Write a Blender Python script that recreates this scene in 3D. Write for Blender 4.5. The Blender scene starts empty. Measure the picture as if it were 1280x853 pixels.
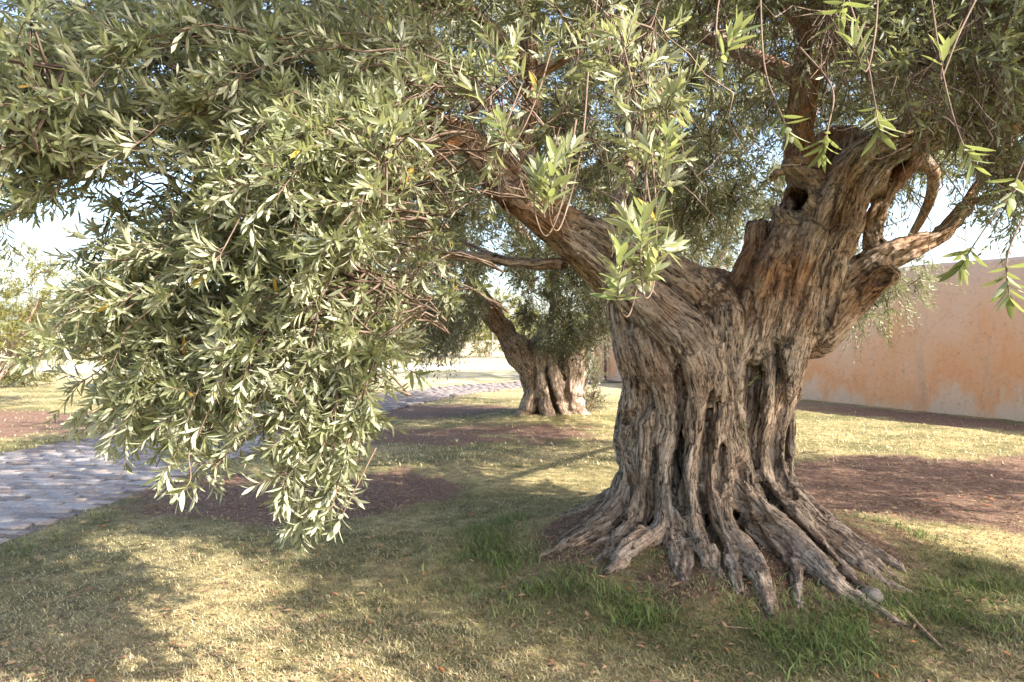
import bpy, math, random
import numpy as np
from mathutils import Vector, Matrix

# ------------------------------------------------------------------ camera, sky, sun, exposure
SC = bpy.context.scene
COL = SC.collection
F, HY, CH = 900.0, 415.0, 1.5          # focal length in photo pixels, horizon row, eye height
cam_d = bpy.data.cameras.new("camera")
cam_d.sensor_width = 36.0
cam_d.lens = F / 1280.0 * 36.0
cam_d.shift_y = -11.5 / 1280.0
cam_d.clip_start = 0.05
cam_d.clip_end = 5000.0
cam = bpy.data.objects.new("camera", cam_d)
COL.objects.link(cam)
cam.location = (0, 0, CH)
cam.rotation_euler = (math.radians(90), 0, 0)
SC.camera = cam

SUN_EL = math.radians(37.0)
SUN_AZ = math.radians(123.0)           # clockwise from +Y
sun_dir = Vector((math.sin(SUN_AZ) * math.cos(SUN_EL), math.cos(SUN_AZ) * math.cos(SUN_EL), math.sin(SUN_EL)))
world = bpy.data.worlds.new("World")
SC.world = world
world.use_nodes = True
wn = world.node_tree
sky = wn.nodes.new("ShaderNodeTexSky")
sky.sky_type = 'NISHITA'
sky.sun_disc = False
sky.sun_elevation = SUN_EL
sky.sun_rotation = SUN_AZ
sky.air_density = 1.0
sky.dust_density = 2.8
sky.ozone_density = 1.0
wn.nodes["Background"].inputs["Strength"].default_value = 0.15
wn.links.new(sky.outputs[0], wn.nodes["Background"].inputs["Color"])
sun_l = bpy.data.lights.new("sun", 'SUN')
sun_l.energy = 5.0
sun_l.angle = math.radians(0.53)
sun_l.color = (1.0, 0.93, 0.83)
sun_o = bpy.data.objects.new("sun", sun_l)
COL.objects.link(sun_o)
sun_o.rotation_euler = sun_dir.to_track_quat('Z', 'Y').to_euler()
SC.view_settings.view_transform = 'Standard'
SC.view_settings.look = 'None'
SC.view_settings.exposure = 1.95
SC.view_settings.gamma = 1.0
SC.render.engine = 'CYCLES'
SC.cycles.max_bounces = 8
SC.cycles.diffuse_bounces = 4
SC.cycles.transmission_bounces = 4

R = np.random.default_rng(11)
random.seed(5)


def P(px, py, Y):
    """a point in the place, from a pixel of the photograph and its distance"""
    return np.array([(px - 640.0) / F * Y, Y, CH - (py - HY) / F * Y])


def unit(v):
    return v / np.maximum(np.linalg.norm(v, axis=-1, keepdims=True), 1e-9)


# ------------------------------------------------------------------ noise in numpy
def _hash(ix, iy, iz, seed):
    h = (ix.astype(np.uint32) * np.uint32(374761393)) ^ (iy.astype(np.uint32) * np.uint32(668265263)) \
        ^ (iz.astype(np.uint32) * np.uint32(2246822519)) ^ np.uint32((seed * 3266489917) & 0xFFFFFFFF)
    h = (h ^ (h >> np.uint32(15))) * np.uint32(2246822519)
    h = (h ^ (h >> np.uint32(13))) * np.uint32(3266489917)
    h = h ^ (h >> np.uint32(16))
    return h.astype(np.float64) / 4294967295.0


def vnoise(p, seed=0):
    f = np.floor(p)
    i = f.astype(np.int64)
    u = p - f
    u = u * u * (3 - 2 * u)
    out = 0
    for dx in (0, 1):
        wx = u[:, 0] if dx else 1 - u[:, 0]
        for dy in (0, 1):
            wy = u[:, 1] if dy else 1 - u[:, 1]
            for dz in (0, 1):
                wz = u[:, 2] if dz else 1 - u[:, 2]
                out = out + wx * wy * wz * _hash(i[:, 0] + dx, i[:, 1] + dy, i[:, 2] + dz, seed)
    return out * 2 - 1


def fbm(p, octaves=3, seed=0):
    s, a, t = 0, 1.0, 0
    for k in range(octaves):
        s = s + a * vnoise(p * 2.0 ** k + 17.3 * k, seed + k)
        t += a
        a *= 0.5
    return s / t


# ------------------------------------------------------------------ object helpers
def link(o, parent=None):
    COL.objects.link(o)
    if parent is not None:
        o.parent = parent
    return o


def tag(o, label=None, cat=None, group=None, kind=None):
    if label: o["label"] = label
    if cat: o["category"] = cat
    if group: o["group"] = group
    if kind: o["kind"] = kind
    return o


def empty(name, loc, label=None, cat=None, group=None):
    o = link(bpy.data.objects.new(name, None))
    o.location = loc
    o.empty_display_size = 0.2
    return tag(o, label, cat, group)


def np_mesh(name, verts, faces, mat, attrs=None, smooth=True):
    """faces: (n,k) array of equal-sized polygons"""
    me = bpy.data.meshes.new(name)
    verts = np.asarray(verts, dtype=np.float32)
    faces = np.asarray(faces, dtype=np.int32)
    n, k = faces.shape
    me.vertices.add(len(verts))
    me.vertices.foreach_set("co", verts.ravel())
    me.loops.add(n * k)
    me.loops.foreach_set("vertex_index", faces.ravel())
    me.polygons.add(n)
    me.polygons.foreach_set("loop_start", np.arange(0, n * k, k, dtype=np.int32))
    try:
        me.polygons.foreach_set("loop_total", np.full(n, k, dtype=np.int32))
    except Exception:
        pass
    for an, av in (attrs or {}).items():
        av = np.asarray(av, dtype=np.float32)
        if av.ndim == 1:
            a = me.attributes.new(an, 'FLOAT', 'POINT')
            a.data.foreach_set("value", av)
        else:
            a = me.attributes.new(an, 'FLOAT_VECTOR', 'POINT')
            a.data.foreach_set("vector", av.ravel())
    me.update(calc_edges=True)
    me.validate()
    if smooth:
        me.polygons.foreach_set("use_smooth", np.ones(len(me.polygons), dtype=bool))
    if mat:
        me.materials.append(mat)
    return me


def obj(name, verts, faces, mat, parent=None, attrs=None, smooth=True):
    me = np_mesh(name, verts, faces, mat, attrs, smooth)
    o = bpy.data.objects.new(name, me)
    link(o, parent)
    if parent is not None:
        o.matrix_parent_inverse = Matrix.Translation(-Vector(parent.location)) if parent.parent is None else Matrix()
    return o


class Acc:
    """collects pieces into one mesh"""
    def __init__(self):
        self.v, self.f, self.a, self.n = [], [], {}, 0

    def add(self, v, f, **attrs):
        self.v.append(v); self.f.append(np.asarray(f) + self.n)
        for k, x in attrs.items():
            self.a.setdefault(k, []).append(x)
        self.n += len(v)

    def build(self, name, mat, parent=None, smooth=True):
        return obj(name, np.concatenate(self.v), np.concatenate(self.f), mat, parent,
                   {k: np.concatenate(x) for k, x in self.a.items()}, smooth)


def catmull(pts, n):
    """smooth resampling of rows (any columns) to n samples"""
    pts = np.asarray(pts, dtype=float)
    m = len(pts)
    t = np.linspace(0, m - 1, n)
    i = np.minimum(t.astype(int), m - 2)
    u = (t - i)[:, None]
    g = lambda k: pts[np.clip(k, 0, m - 1)]
    p0, p1, p2, p3 = g(i - 1), g(i), g(i + 1), g(i + 2)
    return 0.5 * ((2 * p1) + (-p0 + p2) * u + (2 * p0 - 5 * p1 + 4 * p2 - p3) * u * u + (-p0 + 3 * p1 - 3 * p2 + p3) * u ** 3)


def frames(c):
    t = unit(np.gradient(c, axis=0))
    n = np.zeros_like(t)
    a = np.array([0.0, 0, 1]) if abs(t[0, 2]) < 0.8 else np.array([1.0, 0, 0])
    n[0] = unit(np.cross(t[0], a))
    for k in range(1, len(t)):
        q = n[k - 1] - t[k] * np.dot(n[k - 1], t[k])
        n[k] = unit(q)
    return t, n, np.cross(t, n)


def sweep(c, r, sides=8, lump=0.0, seed=0, cap=True):
    """a bark-covered tube along c with radii r -> verts, quads, bark coordinates"""
    c = np.asarray(c, float); r = np.asarray(r, float)
    t, n, b = frames(c)
    k = len(c)
    s = np.concatenate([[0], np.cumsum(np.linalg.norm(np.diff(c, axis=0), axis=1))])
    th = np.linspace(0, 2 * math.pi, sides, endpoint=False)
    co = np.cos(th)[None, :, None]; si = np.sin(th)[None, :, None]
    bark = np.stack([np.cos(th)[None, :] * r[:, None], np.sin(th)[None, :] * r[:, None],
                     np.repeat(s[:, None], sides, 1)], -1).reshape(-1, 3) + seed * 1.37
    rr = np.repeat(r[:, None], sides, 1)
    if lump:
        nz = fbm(bark * np.array([9, 9, 4.0]), 3, seed) + 0.6 * fbm(bark * np.array([30, 30, 7.0]), 2, seed + 9)
        rr = rr * (1 + lump * nz.reshape(k, sides))
    v = c[:, None, :] + rr[:, :, None] * (n[:, None, :] * co + b[:, None, :] * si)
    v = v.reshape(-1, 3)
    f = []
    for j in range(sides):
        j2 = (j + 1) % sides
        a = np.arange(k - 1) * sides
        f.append(np.stack([a + j, a + j2, a + sides + j2, a + sides + j], 1))
    f = np.concatenate(f)
    if cap:
        v = np.concatenate([v, c[-1:] + t[-1:] * r[-1] * 0.5])
        bark = np.concatenate([bark, bark[-1:]])
        tip = len(v) - 1
        base = (k - 1) * sides
        jj = np.arange(0, sides)
        j2 = (jj + 1) % sides
        f = np.concatenate([f, np.stack([base + jj, base + j2, np.full(sides, tip), np.full(sides, tip)], 1)])
    return v, f, bark


def tubes(C, Rad, sides=3):
    """many thin tubes at once: C (T,K,3), Rad (T,K)"""
    T, K, _ = C.shape
    t = unit(np.gradient(C, axis=1))
    a = np.where(np.abs(t[..., 2:3]) < 0.8, np.array([0, 0, 1.0]), np.array([1.0, 0, 0]))
    n = unit(np.cross(t, a)); b = np.cross(t, n)
    th = np.linspace(0, 2 * math.pi, sides, endpoint=False)
    V = C[:, :, None, :] + Rad[:, :, None, None] * (n[:, :, None, :] * np.cos(th)[None, None, :, None]
                                                    + b[:, :, None, :] * np.sin(th)[None, None, :, None])
    idx = np.arange(T * K * sides).reshape(T, K, sides)
    A = idx[:, :-1, :]; B = np.roll(A, -1, axis=2); Dn = idx[:, 1:, :]; Cn = np.roll(Dn, -1, axis=2)
    f = np.stack([A, B, Cn, Dn], -1).reshape(-1, 4)
    s = np.concatenate([np.zeros((T, 1)), np.cumsum(np.linalg.norm(np.diff(C, axis=1), axis=2), axis=1)], 1)
    bark = np.stack([np.broadcast_to(Rad[:, :, None] * np.cos(th), (T, K, sides)),
                     np.broadcast_to(Rad[:, :, None] * np.sin(th), (T, K, sides)),
                     np.broadcast_to(s[:, :, None], (T, K, sides))], -1)
    bark = bark + (np.arange(T) * 0.713 % 50)[:, None, None, None]
    return V.reshape(-1, 3), f, bark.reshape(-1, 3)


# ------------------------------------------------------------------ materials
class NT:
    def __init__(self, name):
        self.m = bpy.data.materials.new(name)
        self.m.use_nodes = True
        self.t = self.m.node_tree
        self.out = self.t.nodes["Material Output"]
        self.p = self.t.nodes["Principled BSDF"]

    def n(self, kind, **kw):
        nd = self.t.nodes.new("ShaderNode" + kind)
        for k, v in kw.items():
            setattr(nd, k, v)
        return nd

    def l(self, a, b):
        self.t.links.new(a, b)

    def attr(self, name, vec=True):
        a = self.n("Attribute", attribute_name=name)
        return a.outputs["Vector" if vec else "Fac"]

    def pos(self):
        return self.n("NewGeometry").outputs["Position"]

    def scale(self, v, s):
        m = self.n("VectorMath", operation='MULTIPLY')
        self.l(v, m.inputs[0]); m.inputs[1].default_value = s
        return m.outputs[0]

    def noise(self, v, sc, detail=4, rough=0.55, dist=0.0):
        x = self.n("TexNoise")
        x.inputs["Scale"].default_value = sc; x.inputs["Detail"].default_value = detail
        x.inputs["Roughness"].default_value = rough; x.inputs["Distortion"].default_value = dist
        self.l(v, x.inputs["Vector"])
        return x.outputs["Fac"]

    def ramp(self, fac, stops, interp='LINEAR'):
        r = self.n("ValToRGB")
        e = r.color_ramp.elements
        r.color_ramp.interpolation = interp
        while len(e) < len(stops):
            e.new(0.5)
        for q, (p, c) in zip(e, stops):
            q.position = p
            q.color = (c[0], c[1], c[2], 1) if hasattr(c, '__len__') else (c, c, c, 1)
        self.l(fac, r.inputs[0])
        return r.outputs[0]

    def mix(self, fac, a, b, mode='MIX'):
        m = self.n("Mix", data_type='RGBA', blend_type=mode)
        for s, x in ((m.inputs[0], fac), (m.inputs[6], a), (m.inputs[7], b)):
            if hasattr(x, 'links') or hasattr(x, 'is_output'):
                self.l(x, s)
            elif hasattr(x, '__len__'):
                s.default_value = (x[0], x[1], x[2], 1)
            else:
                s.default_value = x
        return m.outputs[2]

    def math(self, op, a, b=0.0):
        m = self.n("Math", operation=op)
        for s, x in ((m.inputs[0], a), (m.inputs[1], b)):
            if hasattr(x, 'is_output'):
                self.l(x, s)
            else:
                s.default_value = x
        return m.outputs[0]

    def bump(self, h, strength, dist, normal=None):
        b = self.n("Bump")
        b.inputs["Strength"].default_value = strength; b.inputs["Distance"].default_value = dist
        self.l(h, b.inputs["Height"])
        if normal: self.l(normal, b.inputs["Normal"])
        return b.outputs[0]

    def done(self, col, rough=0.8, normal=None, spec=0.3):
        if hasattr(col, 'is_output'): self.l(col, self.p.inputs["Base Color"])
        else: self.p.inputs["Base Color"].default_value = (*col, 1)
        if hasattr(rough, 'is_output'): self.l(rough, self.p.inputs["Roughness"])
        else: self.p.inputs["Roughness"].default_value = rough
        self.p.inputs["Specular IOR Level"].default_value = spec
        if normal: self.l(normal, self.p.inputs["Normal"])
        return self.m


def bark_mat(name, warm=0.5, light=1.0):
    q = NT(name)
    co = q.attr("bark")
    wob = q.n("VectorMath", operation='ADD')
    wn_ = q.n("TexNoise"); wn_.inputs["Scale"].default_value = 6; wn_.inputs["Detail"].default_value = 2
    q.l(co, wn_.inputs["Vector"])
    ws = q.scale(wn_.outputs["Color"], (0.035, 0.035, 0.03))
    q.l(co, wob.inputs[0]); q.l(ws, wob.inputs[1])
    w = wob.outputs[0]
    f1 = q.noise(q.scale(w, (120, 120, 11)), 1.0, 7, 0.66)
    f2 = q.noise(q.scale(w, (38, 38, 3.6)), 1.0, 6, 0.62)
    rg = q.noise(q.scale(w, (26, 26, 2.6)), 1.0, 4, 0.55)
    crack = q.ramp(q.math('ABSOLUTE', q.math('SUBTRACT', rg, 0.5)), [(0.0, 0.0), (0.055, 1.0)])
    pit = q.noise(q.pos(), 42.0, 5, 0.65)
    h = q.math('ADD', q.math('MULTIPLY', f1, 0.50), q.math('MULTIPLY', f2, 0.50))
    h = q.math('ADD', h, q.math('MULTIPLY', crack, 0.11))
    flake = q.noise(q.pos(), 130.0, 4, 0.7)
    h = q.math('ADD', h, q.math('MULTIPLY', q.math('SUBTRACT', pit, 0.5), 0.26))
    h = q.math('ADD', h, q.math('MULTIPLY', q.math('SUBTRACT', flake, 0.5), 0.20))
    L = light
    c = q.ramp(h, [(0.45, (0.024 * L, 0.017 * L, 0.012 * L)), (0.53, (0.165 * L, 0.125 * L, 0.090 * L)),
                   (0.62, (0.40 * L, 0.305 * L, 0.228 * L)), (0.78, (0.64 * L, 0.53 * L, 0.43 * L))])
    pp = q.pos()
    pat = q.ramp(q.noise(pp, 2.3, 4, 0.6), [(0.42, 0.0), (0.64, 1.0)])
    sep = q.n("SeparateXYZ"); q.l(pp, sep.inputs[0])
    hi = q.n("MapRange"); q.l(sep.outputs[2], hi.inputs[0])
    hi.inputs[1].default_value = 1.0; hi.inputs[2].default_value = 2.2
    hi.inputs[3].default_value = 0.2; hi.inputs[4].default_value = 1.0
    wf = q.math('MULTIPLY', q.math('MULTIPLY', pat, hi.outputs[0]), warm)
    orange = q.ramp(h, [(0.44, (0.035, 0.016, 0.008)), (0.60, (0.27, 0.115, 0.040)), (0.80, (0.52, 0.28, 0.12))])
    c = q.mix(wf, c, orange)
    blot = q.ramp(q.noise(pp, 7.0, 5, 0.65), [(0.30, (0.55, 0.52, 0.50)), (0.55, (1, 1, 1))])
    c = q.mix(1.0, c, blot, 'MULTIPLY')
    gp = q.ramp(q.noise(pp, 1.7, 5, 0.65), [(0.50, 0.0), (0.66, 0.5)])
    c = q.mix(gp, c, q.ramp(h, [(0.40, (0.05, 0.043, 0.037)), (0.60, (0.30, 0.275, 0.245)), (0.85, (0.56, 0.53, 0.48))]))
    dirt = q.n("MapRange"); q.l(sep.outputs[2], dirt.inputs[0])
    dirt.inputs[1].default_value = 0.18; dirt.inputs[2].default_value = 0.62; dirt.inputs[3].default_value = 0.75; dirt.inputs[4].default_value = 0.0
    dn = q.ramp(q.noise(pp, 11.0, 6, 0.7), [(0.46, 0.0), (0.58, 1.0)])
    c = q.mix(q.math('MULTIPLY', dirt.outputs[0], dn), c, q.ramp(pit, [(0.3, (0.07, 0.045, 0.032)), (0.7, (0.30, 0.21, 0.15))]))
    nb = q.bump(h, 1.0, 0.026)
    return q.done(c, 0.85, nb, 0.2)


M = {}
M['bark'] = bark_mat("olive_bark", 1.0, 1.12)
M['bark_far'] = bark_mat("olive_bark_dusty", 0.7, 1.15)


def leaf_mat(name, dark, mid, light, under, trans, tfac=0.32):
    q = NT(name)
    t = q.attr("tint", False)
    up = q.ramp(t, [(0.0, dark), (0.45, mid), (0.90, light), (0.985, light), (0.992, (0.42, 0.25, 0.04))])
    un = q.mix(t, under, tuple(x * 1.35 for x in under))
    bf = q.n("NewGeometry").outputs["Backfacing"]
    c = q.mix(bf, up, un)
    q.done(c, 0.38, None, 0.5)
    tr = q.n("BsdfTranslucent")
    q.l(q.mix(t, trans, tuple(min(1, x * 1.5) for x in trans)), tr.inputs["Color"])
    mx = q.n("MixShader"); mx.inputs[0].default_value = tfac
    q.l(q.p.outputs[0], mx.inputs[1]); q.l(tr.outputs[0], mx.inputs[2])
    q.l(mx.outputs[0], q.out.inputs["Surface"])
    return q.m


M['leaf'] = leaf_mat("olive_leaf", (0.055, 0.070, 0.030), (0.140, 0.156, 0.080), (0.26, 0.27, 0.15), (0.28, 0.285, 0.20), (0.27, 0.285, 0.11), 0.38)
M['leaf_near'] = leaf_mat("olive_leaf_young", (0.070, 0.095, 0.036), (0.13, 0.158, 0.065), (0.21, 0.23, 0.10), (0.26, 0.275, 0.175), (0.24, 0.275, 0.08), 0.33)
M['leaf_far'] = leaf_mat("olive_leaf_grey", (0.046, 0.058, 0.032), (0.085, 0.098, 0.056), (0.15, 0.158, 0.095), (0.23, 0.235, 0.17), (0.19, 0.19, 0.06))
M['leaf_bush'] = leaf_mat("bush_leaf", (0.06, 0.075, 0.018), (0.11, 0.115, 0.028), (0.17, 0.15, 0.04), (0.15, 0.15, 0.06), (0.24, 0.22, 0.04))


def twig_mat():
    q = NT("twig_bark")
    n = q.noise(q.scale(q.attr("bark"), (160, 160, 18)), 1.0, 4)
    c = q.ramp(n, [(0.3, (0.06, 0.038, 0.026)), (0.55, (0.145, 0.10, 0.072)), (0.8, (0.28, 0.22, 0.165))])
    return q.done(c, 0.8, q.bump(n, 0.5, 0.003), 0.25)


M['twig'] = twig_mat()


def grass_mat():
    q = NT("grass_blades")
    c = q.attr("col")
    q.done(c, 0.6, None, 0.25)
    tr = q.n("BsdfTranslucent"); q.l(c, tr.inputs["Color"])
    mx = q.n("MixShader"); mx.inputs[0].default_value = 0.3
    q.l(q.p.outputs[0], mx.inputs[1]); q.l(tr.outputs[0], mx.inputs[2])
    q.l(mx.outputs[0], q.out.inputs["Surface"])
    return q.m


M['grass'] = grass_mat()


def litter_mat():
    q = NT("dry_leaf")
    c = q.attr("col")
    return q.done(c, 0.7, None, 0.2)


M['litter'] = litter_mat()


def ground_mat():
    q = NT("lawn_and_soil")
    pp = q.pos()
    mul = q.attr("mulch_shade", False)  # bare soil, plus the painted shadow strip along the wall
    far = q.attr("pale", False)
    n0 = q.noise(pp, 0.9, 5, 0.6)
    n1 = q.noise(pp, 9.0, 6, 0.7)
    n2 = q.noise(pp, 60.0, 4, 0.7)
    dry = q.ramp(n1, [(0.30, (0.14, 0.10, 0.05)), (0.50, (0.32, 0.255, 0.12)), (0.72, (0.52, 0.44, 0.23))])
    grn = q.ramp(n1, [(0.30, (0.060, 0.055, 0.024)), (0.55, (0.17, 0.155, 0.065)), (0.75, (0.30, 0.26, 0.12))])
    c = q.mix(q.ramp(n0, [(0.42, 0.0), (0.60, 1.0)]), grn, dry)
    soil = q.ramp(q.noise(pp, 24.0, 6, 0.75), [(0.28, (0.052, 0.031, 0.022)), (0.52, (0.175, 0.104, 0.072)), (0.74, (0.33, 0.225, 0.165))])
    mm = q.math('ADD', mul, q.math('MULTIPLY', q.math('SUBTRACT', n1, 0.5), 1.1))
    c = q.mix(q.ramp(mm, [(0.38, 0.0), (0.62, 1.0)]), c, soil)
    pale = q.ramp(n0, [(0.35, (0.30, 0.23, 0.13)), (0.52, (0.46, 0.39, 0.26)), (0.62, (0.26, 0.25, 0.10))])
    c = q.mix(far, c, pale)
    sp = q.ramp(n2, [(0.30, (0.55, 0.52, 0.48)), (0.55, (1, 1, 1))])
    c = q.mix(1.0, c, sp, 'MULTIPLY')
    h = q.math('ADD', n1, q.math('MULTIPLY', n2, 0.8))
    return q.done(c, 0.92, q.bump(h, 0.8, 0.03), 0.15)


M['ground'] = ground_mat()


def paver_mat():
    q = NT("grey_paving_brick")
    oi = q.n("ObjectInfo")
    pp = q.pos()
    n = q.noise(pp, 45.0, 6, 0.7)
    n2 = q.noise(pp, 3.5, 4)
    c = q.ramp(n, [(0.30, (0.17, 0.155, 0.15)), (0.55, (0.30, 0.28, 0.275)), (0.78, (0.43, 0.41, 0.39))])
    v = q.ramp(oi.outputs["Random"], [(0.0, (0.60, 0.55, 0.53)), (0.5, (0.95, 0.92, 0.90)), (1.0, (1.22, 1.15, 1.08))])
    c = q.mix(1.0, c, v, 'MULTIPLY')
    c = q.mix(q.ramp(n2, [(0.45, 0.0), (0.7, 0.5)]), c, (0.24, 0.17, 0.125))
    return q.done(c, 0.85, q.bump(n, 0.5, 0.006), 0.25)


M['paver'] = paver_mat()


def simple(name, c0, c1, sc, rough=0.85, bump=0.4, dist=0.01, c2=None):
    q = NT(name)
    n = q.noise(q.pos(), sc, 6, 0.65)
    st = [(0.3, c0), (0.62, c1)] + ([(0.82, c2)] if c2 else [])
    return q.done(q.ramp(n, st), rough, q.bump(n, bump, dist), 0.25)


M['bed'] = simple("path_joint_sand", (0.075, 0.055, 0.045), (0.17, 0.135, 0.11), 30)
M['stone'] = simple("field_stone", (0.12, 0.10, 0.085), (0.27, 0.235, 0.20), 18, 0.9, 0.8, 0.02)
M['road'] = simple("pale_dirt", (0.42, 0.37, 0.29), (0.62, 0.57, 0.48), 0.8)
M['metal'] = simple("rusty_metal", (0.08, 0.045, 0.03), (0.16, 0.10, 0.075), 40, 0.7)
M['wire'] = simple("grey_wire", (0.18, 0.18, 0.17), (0.27, 0.27, 0.26), 40, 0.5)
M['stick'] = simple("dead_wood", (0.14, 0.085, 0.05), (0.34, 0.25, 0.165), 50)
M['heart'] = simple("rotten_wood", (0.015, 0.010, 0.007), (0.085, 0.05, 0.028), 30, 0.95, 1.0, 0.03)


def wall_mat():
    q = NT("orange_stucco")
    pp = q.pos()
    sep = q.n("SeparateXYZ"); q.l(pp, sep.inputs[0])
    big = q.noise(q.scale(pp, (0.9, 0.9, 0.55)), 1.0, 5, 0.6)
    streak = q.noise(q.scale(pp, (3.2, 3.2, 0.35)), 1.0, 4, 0.6)
    fine = q.noise(pp, 14.0, 6, 0.7)
    z = q.n("MapRange"); q.l(sep.outputs[2], z.inputs[0])
    z.inputs[1].default_value = 0.0; z.inputs[2].default_value = 2.7
    g = q.math('ADD', z.outputs[0], q.math('MULTIPLY', q.math('SUBTRACT', big, 0.5), 1.5))
    g = q.math('ADD', g, q.math('MULTIPLY', q.math('SUBTRACT', streak, 0.5), 0.5))
    c = q.ramp(g, [(0.05, (0.70, 0.47, 0.32)), (0.22, (0.73, 0.36, 0.175)), (0.50, (0.74, 0.43, 0.265)), (0.85, (0.74, 0.50, 0.365)), (1.0, (0.70, 0.50, 0.39))])
    base = q.ramp(q.math('ADD', sep.outputs[2], q.math('MULTIPLY', big, 0.5)), [(0.36, 1.0), (0.55, 0.0)])
    c = q.mix(q.math('MULTIPLY', base, 0.25), c, (0.52, 0.40, 0.31))
    vc = q.n('TexVoronoi', feature='DISTANCE_TO_EDGE'); vc.inputs['Scale'].default_value = 1.6
    wv_ = q.n('VectorMath', operation='ADD'); tn_ = q.n('TexNoise'); tn_.inputs['Scale'].default_value = 3.0; tn_.inputs['Detail'].default_value = 5
    q.l(pp, tn_.inputs['Vector']); q.l(pp, wv_.inputs[0]); q.l(tn_.outputs['Color'], wv_.inputs[1]); q.l(wv_.outputs[0], vc.inputs['Vector'])
    c = q.mix(q.ramp(vc.outputs['Distance'], [(0.0, 0.45), (0.012, 0.0)]), c, (0.25, 0.15, 0.10))
    c = q.mix(q.ramp(fine, [(0.26, 0.35), (0.48, 0.0)]), c, (0.26, 0.17, 0.12))
    c = q.mix(q.ramp(streak, [(0.60, 0.0), (0.80, 0.35)]), c, (0.30, 0.20, 0.15))
    return q.done(c, 0.92, q.bump(fine, 0.5, 0.012), 0.15)


M['wall'] = wall_mat()

# ------------------------------------------------------------------ the ground and path
TREE = np.array([1.35, 4.95])
TREE2 = np.array([0.67, 12.3])
PATH = np.array([[-5.2, 1.0, 1.45], [-5.15, 4.0, 1.45], [-5.0, 6.5, 1.5], [-4.75, 9.0, 1.5], [-3.95, 12.0, 1.3],
                 [-2.9, 15.5, 1.05], [-1.2, 19.0, 0.95], [2.2, 22.0, 0.9], [8.0, 24.2, 0.9], [20.0, 26.0, 0.9]])
PC = catmull(PATH, 400)


def path_d(x, y):
    """signed distance outside the path's edge"""
    d = np.full(x.shape, 99.0)
    for k in range(0, 400, 4):
        d = np.minimum(d, np.hypot(x - PC[k, 0], y - PC[k, 1]) - PC[k, 2])
    return d


def ground_z(x, y):
    x = np.asarray(x, float); y = np.asarray(y, float)
    r = np.hypot(x - TREE[0], (y - TREE[1]))
    ang = np.arctan2(y - TREE[1], x - TREE[0])
    z = 0.40 * np.exp(-(r / (0.98 + 0.12 * np.sin(3 * ang + 1))) ** 2)
    r2 = np.hypot(x - TREE2[0], y - TREE2[1])
    z = z + 0.16 * np.exp(-(r2 / 1.3) ** 2)
    p = np.stack([x.ravel(), y.ravel(), np.zeros(x.size)], 1)
    n = (0.03 * fbm(p * 0.8, 2, 3) + 0.022 * fbm(p * 4.0, 3, 8)).reshape(x.shape)
    n = n * np.clip((25 - y) / 15, 0, 1) * (1 + 1.2 * np.exp(-(r / 1.5) ** 2))
    pd = path_d(x, y)
    out = np.clip((pd + 0.08) / 0.14, 0, 1)
    return (z + n) * out - 0.03 * (1 - out)


def grow(a, b, step, reach, ratio=1.35):
    g = list(np.arange(a, b + 1e-6, step))
    s = step
    lo, hi = g[0], g[-1]
    left, right = [], []
    while hi < reach or lo > -reach:
        s *= ratio
        lo -= s; hi += s
        left.append(lo); right.append(hi)
    return np.array(left[::-1] + g + right)


gx = grow(-7.0, 8.0, 0.095, 2500)
gy = grow(2.2, 15.0, 0.095, 2500)
X, Y = np.meshgrid(gx, gy, indexing='xy')
Z = ground_z(X, Y)


def mulch_shade_mask(x, y):
    p = np.stack([x.ravel(), y.ravel(), np.zeros(x.size)], 1)
    n = fbm(p * 0.6, 3, 40).reshape(x.shape)
    m = np.zeros(x.shape)
    m = np.maximum(m, np.clip(1.3 - np.hypot((x - 5.0) / 4.0, (y - 6.95) / 1.75) ** 2, 0, 1))        # right of the trunk
    m = np.maximum(m, 0.72 * np.clip(1.25 - (np.hypot((x - TREE[0] - 0.1) / 1.1, y - TREE[1] + 0.15) / 1.3) ** 2, 0, 1))  # round the roots
    m = np.maximum(m, 0.85 * np.clip(1.3 - np.hypot((x + 0.9) / 3.2, (y - 10.4) / 1.0) ** 2, 0, 1))
    m = np.maximum(m, 0.9 * np.clip(1.3 - np.hypot((x + 1.6) / 1.6, (y - 13.6) / 1.6) ** 2, 0, 1))
    m = np.maximum(m, 0.85 * np.clip(1.3 - np.hypot((x + 2.6) / 1.3, (y - 7.0) / 0.9) ** 2, 0, 1))
    m = np.maximum(m, 0.9 * np.clip(1.3 - np.hypot((x + 8.5) / 4, (y - 12.0) / 2.0) ** 2, 0, 1))
    m = np.maximum(m, 0.9 * np.clip(1.3 - np.hypot((x + 1.9) / 1.7, (y - 6.8) / 1.3) ** 2, 0, 1))
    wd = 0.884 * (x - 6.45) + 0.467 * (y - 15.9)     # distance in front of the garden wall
    m = np.maximum(m, np.clip(1.0 - np.abs(wd + 0.9) / 1.1, 0, 1))  # wall's cast shadow, widened by a brown strip painted into the soil colour
    n2 = fbm(p * 2.6, 3, 44).reshape(x.shape)
    return np.clip(m + (0.35 * n + 0.55 * n2) * np.clip(m * 6, 0, 1), 0, 1)


pale = np.clip((Y - 15.5 + 0.3 * X) / 5.0, 0, 1)
idx = np.arange(X.size).reshape(X.shape)
gf = np.stack([idx[:-1, :-1], idx[:-1, 1:], idx[1:, 1:], idx[1:, :-1]], -1).reshape(-1, 4)
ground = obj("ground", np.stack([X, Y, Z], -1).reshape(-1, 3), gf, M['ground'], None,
             {"mulch_shade": mulch_shade_mask(X, Y).ravel(), "pale": pale.ravel()})
tag(ground, "dry lawn with bare brown soil under the old olive trees", kind="structure")

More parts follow.
